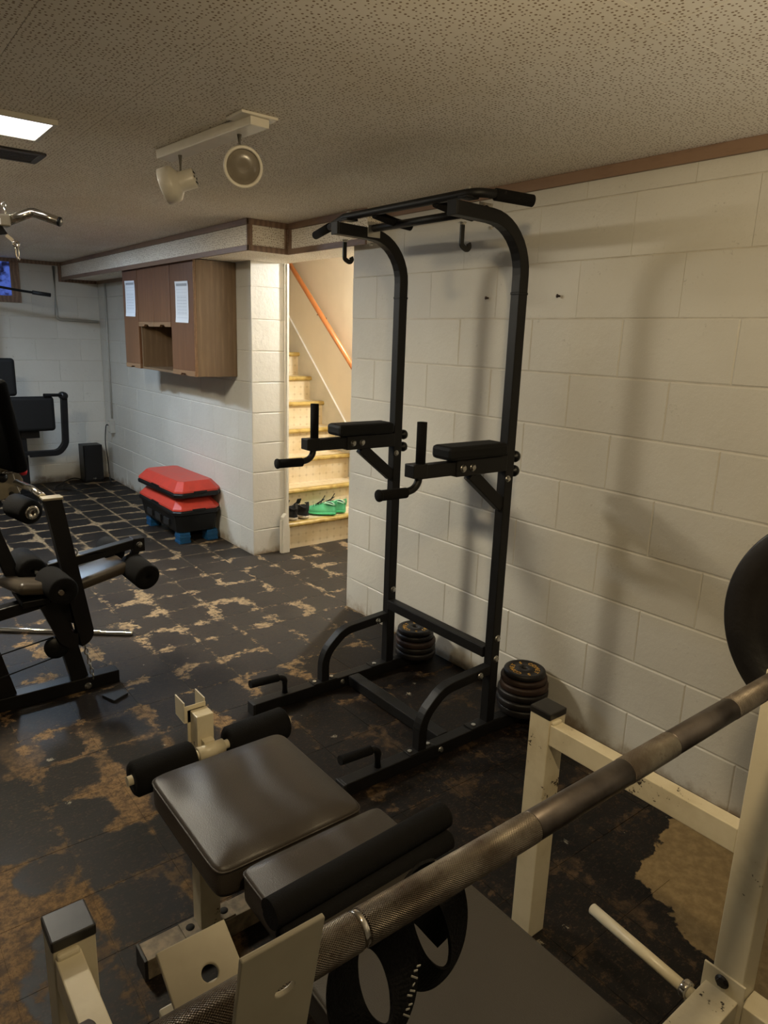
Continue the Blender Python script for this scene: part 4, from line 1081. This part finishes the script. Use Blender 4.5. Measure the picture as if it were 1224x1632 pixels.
# leg developer: shaft, two foam rolls, post with an open bracket
B('roll_shaft', MB().tube([(-1.735, -1.515, 0.405), (-1.255, -1.492, 0.405)], 0.0125, 16), 'cream', 0)
foam_roll('foam_roll', (-1.722, -1.515, 0.405), (-1.560, -1.507, 0.405), 0.046)
foam_roll('foam_roll', (-1.455, -1.501, 0.405), (-1.272, -1.492, 0.405), 0.046)
B('lever_post', MB().box(-1.532, -1.484, -1.478, -1.432, 0.16, 0.498))
B('pivot_tube', MB().tube([(-1.545, -1.507, 0.405), (-1.470, -1.503, 0.405)], 0.020, 18), 'cream', 0)
bw, bt = 0.062, 0.0035
bx0, by0, bz0, bz1 = -1.548, -1.428, 0.462, 0.522
B('open_bracket', MB().box(bx0, bx0+bt, by0, by0+bw, bz0, bz1).box(bx0, bx0+bw, by0-bt, by0, bz0, bz1-0.010).box(bx0+bw-bt, bx0+bw, by0, by0+bw, bz0, bz1), 'cream', 0.0008)
B('bracket_web', MB().box(-1.540, -1.490, -1.4315, -1.4285, 0.40, 0.50), 'cream', 0.0008)
B('lever_link', MB().box(-1.528, -1.488, -1.455, -1.432, 0.325, 0.375) if False else MB().box(-1.522, -1.492, -1.500, -1.478, 0.38, 0.43), 'cream', 0.001)

# ================================================================ BARBELL
bb = thing('barbell', 'knurled steel barbell resting in the hooks of the cream rack', 'barbell', (-1.463, -2.712, 1.0145))
bb.rotation_euler = (0, 0, 0)
def Q(name, mb, m):
    o = mb.build(name, M[m]); o.parent = bb; return o
R0 = 0.0163
def seg(name, x0, x1, r, m): return Q(name, MB().lathe([(0, 0), (r-0.0006, 0), (r, 0.0008), (r, x1-x0-0.0008), (r-0.0006, x1-x0), (0, x1-x0)], (x0, 0, 0), (1, 0, 0), 40), m)
seg('knurling', -0.650, -0.4445, R0, 'knurl'); seg('ring_mark', -0.4435, -0.4375, R0-0.0005, 'chrome'); seg('knurling', -0.437, -0.218, R0, 'knurl')
seg('smooth_shaft', -0.2175, -0.0505, R0-0.0004, 'smooth'); seg('center_knurl', -0.050, 0.050, R0, 'knurlfine')
seg('smooth_shaft', 0.0505, 0.2045, R0-0.0004, 'smooth'); seg('knurling', 0.205, 0.4355, R0, 'knurl'); seg('ring_mark', 0.436, 0.444, R0-0.0005, 'chrome'); seg('knurling', 0.4445, 0.606, R0, 'knurl')
for s_, e_ in ((-1, 0.650), (1, 0.606)):
    Q('collar', MB().lathe([(0, 0), (0.036, 0), (0.038, 0.002), (0.038, 0.026), (0.036, 0.028), (0.0252, 0.028), (0, 0.028)], (s_*e_, 0, 0), (s_, 0, 0), 36), 'smooth')
    Q('sleeve', MB().lathe([(0, 0.028), (0.0248, 0.028), (0.0248, 0.42), (0.023, 0.424), (0, 0.424)], (s_*e_, 0, 0), (s_, 0, 0), 36), 'smooth')
bp = thing('barbell_plate', 'large black iron plate loaded on the right end of the barbell', 'weight plate', (-0.8255, -2.712, 1.0145))
prof = [(0.0255, 0.0), (0.042, 0.0), (0.046, 0.004), (0.050, 0.014), (0.150, 0.014), (0.168, 0.010), (0.176, 0.0), (0.222, 0.0), (0.2255, 0.003), (0.2255, 0.033), (0.222, 0.036), (0.176, 0.036), (0.168, 0.026), (0.050, 0.022), (0.046, 0.032), (0.0255, 0.036), (0.0255, 0)]
o = MB().lathe(prof, (0, 0, 0), (1, 0, 0), 96).build('disc', M['bigplate']); o.parent = bp
for k in range(4):
    a = math.radians(20+90*k)
    o = MB().bar([(0.0125, math.cos(a)*0.075, math.sin(a)*0.075), (0.0125, math.cos(a)*0.135, math.sin(a)*0.135)], 0.03, 0.005, (1, 0, 0)).build('raised_pad', M['bigplate'], bp, 0.002)
# raised maker-less weight figures
ft = bpy.data.curves.new('figures', 'FONT'); ft.body = '45'; ft.size = 0.055; ft.extrude = 0.002; ft.align_x = 'CENTER'; ft.align_y = 'CENTER'
to = bpy.data.objects.new('figures', ft); COL.objects.link(to)
dg = bpy.context.evaluated_depsgraph_get(); me = to.evaluated_get(dg).to_mesh()
mb = MB(); mb.add([(0.0125, -v.co.x, v.co.y-0.105) for v in me.vertices], [tuple(p.vertices) for p in me.polygons])
mb.v = [(p[0]-0.001 if i % 2 else p[0], p[1], p[2]) for i, p in enumerate(mb.v)]
bpy.data.objects.remove(to)
o = MB().add([(0.0118, v[1], v[2]) for v in mb.v], mb.f).build('weight_figures', M['bigplate']); o.parent = bp

# ---- lifting straps hanging on the bar
def strap(label, path, wd, th, ref, extra=None, marks=None):
    t = thing('lifting_strap', label, 'strap', path[0], 'lifting straps on the bar')
    o = MB().sweep(smooth_pts(path, 5), [(-wd/2, -th/2), (wd/2, -th/2), (wd/2, th/2), (-wd/2, th/2)], ref).build('webbing', M['webbing']); attach(t, o)
    if extra: 
        e = MB().sweep(smooth_pts(extra, 5), [(-wd/2, -th/2), (wd/2, -th/2), (wd/2, th/2), (-wd/2, th/2)], ref).build('loose_end', M['webbing']); attach(t, e)
    if marks:
        mm = MB()
        for (p, d) in marks: mm.bar([p, d], 0.0014, 0.0008, (0, 1, 0))
        attach(t, mm.build('stitched_lettering', M['stitch']))
    return t
def loop(c, rx, rz, y0, tilt, n=12, a0=80, a1=440):
    return [(c[0]+rx*math.cos(math.radians(a0+(a1-a0)*k/n)), y0+tilt*math.sin(math.radians(a0+(a1-a0)*k/n)), c[1]+rz*math.sin(math.radians(a0+(a1-a0)*k/n))) for k in range(n+1)]
zb = 1.004
strap('black strap loop with white lettering hanging near the left hook', loop((-1.892, 0.958), 0.031, 0.041, -2.722, 0.018), 0.034, 0.0032, (0, 1, 0.15),
      marks=[((-1.861-0.0012*k, -2.742+0.002*(k % 3), 0.975-0.0062*k), (-1.857-0.0012*k, -2.742+0.002*(k % 2), 0.9735-0.0062*k)) for k in range(9)])
strap('black webbing strap folded loosely under the bar', loop((-1.800, 0.945), 0.034, 0.046, -2.692, 0.02, 12, 70, 400), 0.032, 0.0032, (0, 1, 0.35),
      extra=[(-1.835, -2.694, 0.99), (-1.80, -2.682, 0.955), (-1.772, -2.676, 0.915), (-1.762, -2.682, 0.90)])
tw = thing('strap_knot', 'twisted black strap wrapped around the bar beside the ring', 'strap', (-1.855, -2.715, 1.0))
attach(tw, MB().tube([(-1.856+0.003*math.sin(k), -2.7135+0.0200*math.cos(2*PI*k/16), 1.004+0.0200*math.sin(2*PI*k/16)) for k in range(16)], 0.003, 8, (1, 0, 0), closed=True, cap=False).build('wrap', M['webbing'])) if False else bpy.data.objects.remove(tw)

# ================================================================ BLACK GYM BENCH (left)
gb = thing('home_gym', 'black home gym with taupe pads, foam rollers and a chrome lat bar above', 'exercise machine', (-1.62, -0.15, 0))
def G(name, mb, m='blackmetal', bevel=0.003, segs=2, lab=None):
    o = mb.build(name, M[m], None, bevel, segs); attach(gb, o)
    if lab: o['label'] = lab
    return o
y = -0.17
G('floor_beam', MB().box(-2.7, -1.352, y-0.030, y+0.030, 0.0, 0.058))
G('front_leg', MB().bar([(-1.590, y, 0.435), (-1.512, y, 0.058)], 0.05, 0.068, (1, 0, 0)))
G('rear_post', MB().bar([(-1.90, y, 0.56), (-1.785, y, 0.058)], 0.05, 0.06, (1, 0, 0)))
G('seat_beam', MB().bar([(-2.6, y, 0.30), (-1.585, y, 0.435)], 0.05, 0.048))
G('gusset', MB().prism([(-1.62, 0.48), (-1.49, 0.36), (-1.50, 0.30), (-1.60, 0.36)], 'y', y-0.028, y+0.028))
# bent flat arm in front and its twin further left
def arm(dx, dy, name='swing_arm'):
    pts = fillet([(-1.575+dx, y+dy, 0.858), (-1.566+dx, y+dy, 0.80), (-1.485+dx, y+dy, 0.255), (-1.560+dx, y+dy, 0.262), (-1.625+dx, y+dy, 0.44)], [0.03, 0.05, 0.05], 7)
    G(name, MB().bar(pts, 0.05, 0.062, (1, 0, 0)), 'blackmetal', 0.004)
    G('arm_cap', MB().box(-1.612+dx, -1.538+dx, y+dy-0.030, y+dy+0.030, 0.857, 0.866), 'gymgrey', 0.002)
arm(0.0, -0.055)
G('handle_bar', MB().tube(fillet([(-1.60, y-0.02, 0.862), (-1.615, y+0.09, 0.875), (-1.64, y+0.24, 0.875)], 0.06, 5), 0.014, 14), 'chrome', 0)
pts = fillet([(-1.790, y+0.14, 0.90), (-1.760, y+0.14, 0.70), (-1.690, y+0.14, 0.46), (-1.640, y+0.10, 0.44)], [0.2, 0.05], 6)
G('swing_arm', MB().bar(pts, 0.05, 0.055, (1, 0, 0)), 'blackmetal', 0.004)
# pads
def gpad(name, m, centre, size, rot, puff=0.012, bev=0.02):
    mb = MB().box(-size[0]/2, size[0]/2, -size[1]/2, size[1]/2, -size[2]/2, size[2]/2)
    o = mb.build(name, M[m], None, min(bev, size[2]*0.45), 4); o.rotation_euler = rot; o.location = Vector(centre)-Vector(gb.location); o.parent = gb
    for p in o.data.polygons: p.use_smooth = True
    return o
gpad('seat_pad', 'vinylt', (-1.672, y+0.02, 0.500), (0.150, 0.30, 0.050), (math.radians(-9), math.radians(10), math.radians(4)), 0.012, 0.022)
G('pad_bracket', MB().box(-1.72, -1.62, y-0.10, y+0.10, 0.445, 0.472))
gpad('leg_pad', 'vinylt', (-1.425, y+0.02, 0.500), (0.27, 0.17, 0.050), (0, math.radians(-13), 0))
def groll(a, b, r): G('foam_roller', MB().lathe([(0.010, 0), (r-0.006, 0), (r, 0.006), (r, (Vector(b)-Vector(a)).length-0.006), (r-0.006, (Vector(b)-Vector(a)).length), (0.010, (Vector(b)-Vector(a)).length), (0.01, 0)], a, Vector(b)-Vector(a), 26), 'foam', 0)
groll((-1.650, y+0.26, 0.535), (-1.640, y+0.07, 0.535), 0.056)
groll((-1.600, y-0.02, 0.522), (-1.590, y-0.20, 0.522), 0.056)
groll((-1.310, y+0.20, 0.560), (-1.310, y+0.07, 0.560), 0.045)
groll((-1.268, y+0.00, 0.520), (-1.248, y-0.15, 0.500), 0.056)
G('lever_beam', MB().bar([(-1.60, y-0.005, 0.565), (-1.225, y-0.005, 0.622)], 0.044, 0.040))
G('lever_shelf', MB().box(-1.50, -1.38, y-0.027, y+0.035, 0.599, 0.604), 'gymgrey', 0.001)
G('lever_end', MB().box(-1.262, -1.212, y-0.030, y+0.022, 0.580, 0.640), 'blackmetal', 0.003)
G('bolt', bolt_on((-1.237, y-0.030, 0.612), (0, -1, 0), 0.009), 'bolt', 0)
G('roller_link', MB().bar([(-1.237, y-0.01, 0.60), (-1.290, y+0.0, 0.50)], 0.03, 0.03), 'blackmetal', 0.003)
G('roller_shaft', MB().tube([(-1.600, y-0.21, 0.522), (-1.650, y+0.27, 0.535)], 0.010, 12), 'chrome', 0)
G('eye_bolt', MB().tube([(-1.503+0.014*math.cos(q), y-0.03, 0.607+0.014+0.016*math.sin(q)) for q in [2*PI*k/12 for k in range(12)]], 0.0035, 8, (0, 1, 0), closed=True, cap=False), 'bolt', 0)
# pulley, cables and hanging chain
G('pulley', MB().lathe([(0, -0.012), (0.045, -0.012), (0.047, -0.008), (0.038, 0), (0.047, 0.008), (0.045, 0.012), (0, 0.012)], (-1.600, y-0.045, 0.235), (0, 1, 0), 26), 'blackp', 0)
G('cable', MB().tube([(-2.6, y-0.045, 0.02), (-1.61, y-0.045, 0.192)], 0.0028, 6).tube([(-2.6, y-0.045, 0.14), (-1.61, y-0.045, 0.281)], 0.0028, 6), 'rubber', 0)
ch = MB()
for k in range(7):
    c = Vector((-1.487+0.004*k, y-0.032, 0.205-k*0.024)); r1, r2 = 0.007, 0.014
    ax = Vector((1, 0, 0)) if k % 2 else Vector((0, 1, 0))
    ch.tube([c+ax*r1*math.cos(q)+Vector((0, 0, 1))*r2*math.sin(q) for q in [2*PI*i/10 for i in range(10)]], 0.0026, 6, ax.cross(Vector((0, 0, 1))), closed=True, cap=False)
G('chain', ch, 'bolt', 0)
G('bolt', bolt_on((-1.485, y-0.030, 0.020), (0, -1, 0), 0.010), 'bolt', 0)

# ================================================================ HOME GYM BEHIND IT
hg = gb
def Gm(name, mb, m='machbr', bevel=0.003, segs=2):
    o = mb.build(name, M[m], None, bevel, segs); attach(hg, o); return o
Gm('main_post', MB().box(-2.10, -2.02, 0.10, 0.18, 0.0, 1.93))
Gm('base_beam', MB().box(-2.6, -1.92, 0.09, 0.19, 0.0, 0.06))
Gm('top_beam', MB().bar([(-2.06, 0.10, 1.92), (-1.80, -0.10, 1.865), (-1.70, -0.24, 1.858)], 0.05, 0.05))
Gm('seat_post', MB().bar([(-1.95, 0.14, 0.06), (-1.72, 0.16, 0.80)], 0.06, 0.06, (1, 0, 0)))
Gm('post_link', MB().box(-2.02, -1.76, 0.11, 0.17, 0.66, 0.72))
o = MB().box(-0.03, 0.03, -0.15, 0.15, -0.19, 0.19).build('backrest', M['vinyld'], None, 0.024, 4)
o.location = (-1.690-hg.location.x, 0.115-hg.location.y, 1.115); o.rotation_euler = (0, math.radians(-9), math.radians(14)); o.parent = hg
for p in o.data.polygons: p.use_smooth = True
# cam-shaped cream plate with hole and red pin
cam_poly = []
for k in range(40):
    a = 2*PI*k/40; rr = 0.105+0.018*math.cos(3*a+0.6); cam_poly.append((-1.705+rr*math.cos(a), 0.855+rr*math.sin(a)))
Gm('cam_plate', MB().prism(cam_poly, 'y', 0.230, 0.236), 'gymgrey', 0.001)
Gm('cam_hub', MB().lathe([(0, 0), (0.02, 0), (0.02, 0.01), (0, 0.012)], (-1.665, 0.230, 0.870), (0, -1, 0), 18), 'blackp', 0)
Gm('bolt', bolt_on((-1.635, 0.230, 0.795), (0, -1, 0), 0.007), 'plate', 0)
Gm('cam_arm', MB().box(-1.90, -1.70, 0.236, 0.27, 0.84, 0.88))
Gm('pin', MB().tube([(-1.665, 0.222, 0.893), (-1.595, 0.205, 0.897)], 0.009, 12), 'chrome', 0)
Gm('pin_knob', MB().lathe([(0, 0), (0.010, 0), (0.019, 0.007), (0.021, 0.016), (0.018, 0.027), (0.008, 0.032), (0, 0.033)], (-1.602, 0.206, 0.897), (1, -0.15, 0), 20), 'knob', 0)
Gm('pin_cord', MB().tube(smooth_pts([(-1.625, 0.214, 0.887), (-1.618, 0.205, 0.84), (-1.606, 0.20, 0.80)]), 0.002, 6), 'bolt', 0)
Gm('foam_roller', MB().lathe([(0.012, 0), (0.046, 0), (0.052, 0.006), (0.052, 0.12), (0.046, 0.126), (0.012, 0.126), (0.012, 0)], (-1.612, -0.03, 0.765), (-0.35, 1, 0.1), 26), 'foam', 0)
Gm('roller_end', MB().lathe([(0.009, 0.004), (0.028, 0.004), (0.030, 0.0), (0.030, -0.006), (0.026, -0.009), (0.009, -0.009), (0.009, 0.004)], (-1.612, -0.03, 0.765), (-0.35, 1, 0.1), 26), 'chrome', 0)
Gm('roller_bolt', MB().lathe([(0, 0), (0.009, 0), (0.009, -0.006), (0, -0.006)], (-1.612, -0.03, 0.765), (-0.35, 1, 0.1), 12), 'plate2', 0)
Gm('roller_shaft', MB().tube([(-1.614, -0.02, 0.767), (-1.680, 0.165, 0.780)], 0.008, 10), 'chrome', 0)
# lat attachment with bent chrome handle
Gm('lat_bracket', MB().box(-1.80, -1.640, -0.265, -0.215, 1.838, 1.878), 'gymgrey', 0.006, 3)
Gm('warning_label', MB().box(-1.735, -1.672, -0.2665, -0.2652, 1.842, 1.862), 'paperw', 0)
Gm('warning_stripe', MB().box(-1.735, -1.680, -0.2665, -0.2652, 1.8625, 1.871), 'paperyel', 0)
Gm('lat_handle', MB().tube(fillet([(-1.650, -0.24, 1.856), (-1.565, -0.24, 1.898), (-1.488, -0.30, 1.868)], 0.03, 6), 0.0160, 18), 'chrome', 0)
Gm('handle_end', MB().lathe([(0, 0), (0.0145, 0), (0.0165, -0.002), (0.0165, -0.008), (0, -0.008)], (-1.4865, -0.3012, 1.8674), (0.76, -0.6, -0.3), 18), 'blackp', 0)
Gm('lock_pin', MB().tube([(-1.648, -0.240, 1.878), (-1.652, -0.240, 1.905)], 0.003, 8).tube([(-1.652+0.007*math.cos(q), -0.24, 1.911+0.007*math.sin(q)) for q in [2*PI*k/10 for k in range(10)]], 0.0022, 6, (0, 1, 0), closed=True, cap=False), 'bolt', 0)
Gm('pulley_cheek', MB().prism([(-1.80, 1.838), (-1.665, 1.838), (-1.650, 1.815), (-1.70, 1.805), (-1.80, 1.805)], 'y', -0.25, -0.23), 'machbr', 0.002)
Gm('swivel_tab', MB().lathe([(0.005, 0), (0.0125, 0), (0.0125, 0.004), (0.005, 0.004), (0.005, 0)], (-1.627, -0.242, 1.785), (0.2, -1, 0), 20).bar([(-1.655, -0.24, 1.812), (-1.634, -0.24, 1.795)], 0.012, 0.004, (0, 1, 0)), 'chrome', 0)
ck = MB().tube([(-1.624+0.005*math.cos(q), -0.242, 1.757+0.020*math.sin(q)) for q in [2*PI*k/14 for k in range(14)]], 0.0022, 6, (0, 1, 0), closed=True, cap=False)
Gm('snap_hook', ck.lathe([(0, 0), (0.005, 0.001), (0.005, 0.010), (0, 0.012)], (-1.622, -0.242, 1.742), (0, 0, -1), 10), 'chrome', 0)

# ================================================================ FAR MACHINE AGAINST THE FAR WALL
fm = thing('chest_press_machine', 'black padded press machine standing before the far wall', 'exercise machine', (-0.95, 3.6, 0))
def F(name, mb, m='machbr', bevel=0.003, segs=2):
    o = mb.build(name, M[m], None, bevel, segs); attach(fm, o); return o
yb = 3.5
F('column', MB().box(-0.99, -0.905, yb+0.08, yb+0.18, 0.0, 0.70))
F('base', MB().box(-1.5, -0.86, yb+0.06, yb+0.20, 0.0, 0.07))
F('back_post', MB().box(-1.20, -1.13, yb+0.10, yb+0.17, 0.07, 1.95))
F('seat_arm', MB().box(-1.13, -0.99, yb+0.10, yb+0.17, 0.55, 0.62))
F('arm_pad', MB().box(-1.035, -0.675, yb, yb+0.07, 0.625, 0.925), 'vinylb', 0.03, 4)
F('pad_bracket', MB().box(-0.95, -0.80, yb+0.07, yb+0.12, 0.56, 0.66))
F('tall_pad', MB().box(-1.30, -0.955, yb+0.02, yb+0.09, 0.93, 1.245), 'vinylb', 0.028, 4)
F('press_arm', MB().bar(fillet([(-0.945, yb+0.05, 0.425), (-0.66, yb+0.05, 0.425), (-0.598, yb+0.05, 0.50), (-0.585, yb+0.05, 0.925)], [0.08, 0.10], 6), 0.05, 0.058, (0, 1, 0)), 'machbr', 0.004)
F('arm_joint', MB().lathe([(0, -0.035), (0.034, -0.035), (0.034, 0.035), (0, 0.035)], (-0.590, yb+0.05, 0.925), (0, 1, 0), 20), 'blackp', 0)
F('hand_grip', MB().tube([(-0.60, yb+0.03, 0.932), (-0.76, yb-0.01, 0.938)], 0.014, 12), 'foam', 0)
F('pull_bar', MB().tube(smooth_pts([(-1.35, yb+0.0, 1.86), (-1.05, yb, 1.815), (-0.85, yb, 1.790), (-0.66, yb, 1.772)], 4), 0.010, 12), 'machbr', 0)
F('pull_bar_grip', MB().tube([(-0.78, yb, 1.7835), (-0.640, yb, 1.770)], 0.0165, 14), 'rubber', 0)
F('bar_hanger', MB().tube([(-1.165, yb+0.12, 1.93), (-1.165, yb+0.0, 1.832)], 0.006, 8), 'bolt', 0)
F('hook_strap', MB().bar([(-0.915, yb+0.02, 0.42), (-0.898, yb+0.02, 0.35)], 0.012, 0.004, (0, 1, 0)), 'bolt', 0.001)

# ================================================================ LOOSE THINGS ON THE FLOOR
tb = thing('threaded_bar', 'chrome dumbbell bar with threaded end lying on the tiles', 'bar', (-1.4, 0.44, 0.013))
a = Vector((-1.90, 0.83, 0.013)); b = Vector((-1.145, 0.252, 0.013)); d = (b-a).normalized()
o = MB().tube([a, b-d*0.16], 0.0125, 16).build('shaft', M['chrome']); attach(tb, o)
pr = []; n = 40
for k in range(n):
    pr += [(0.0125, k*0.004), (0.0105, k*0.004+0.002)]
o = MB().lathe([(0, 0)]+pr+[(0.0115, n*0.004), (0, n*0.004)], b-d*0.16, d, 18).build('threaded_end', M['chrome']); attach(tb, o)
tag(MB().prism([(-1.458, -0.300), (-1.372, -0.298), (-1.362, -0.338), (-1.430, -0.372)], 'z', 0.001, 0.012).build('rubber_pad', M['rubber'], None, 0.002), 'small black rubber pad on the floor by the floor beam', 'pad')
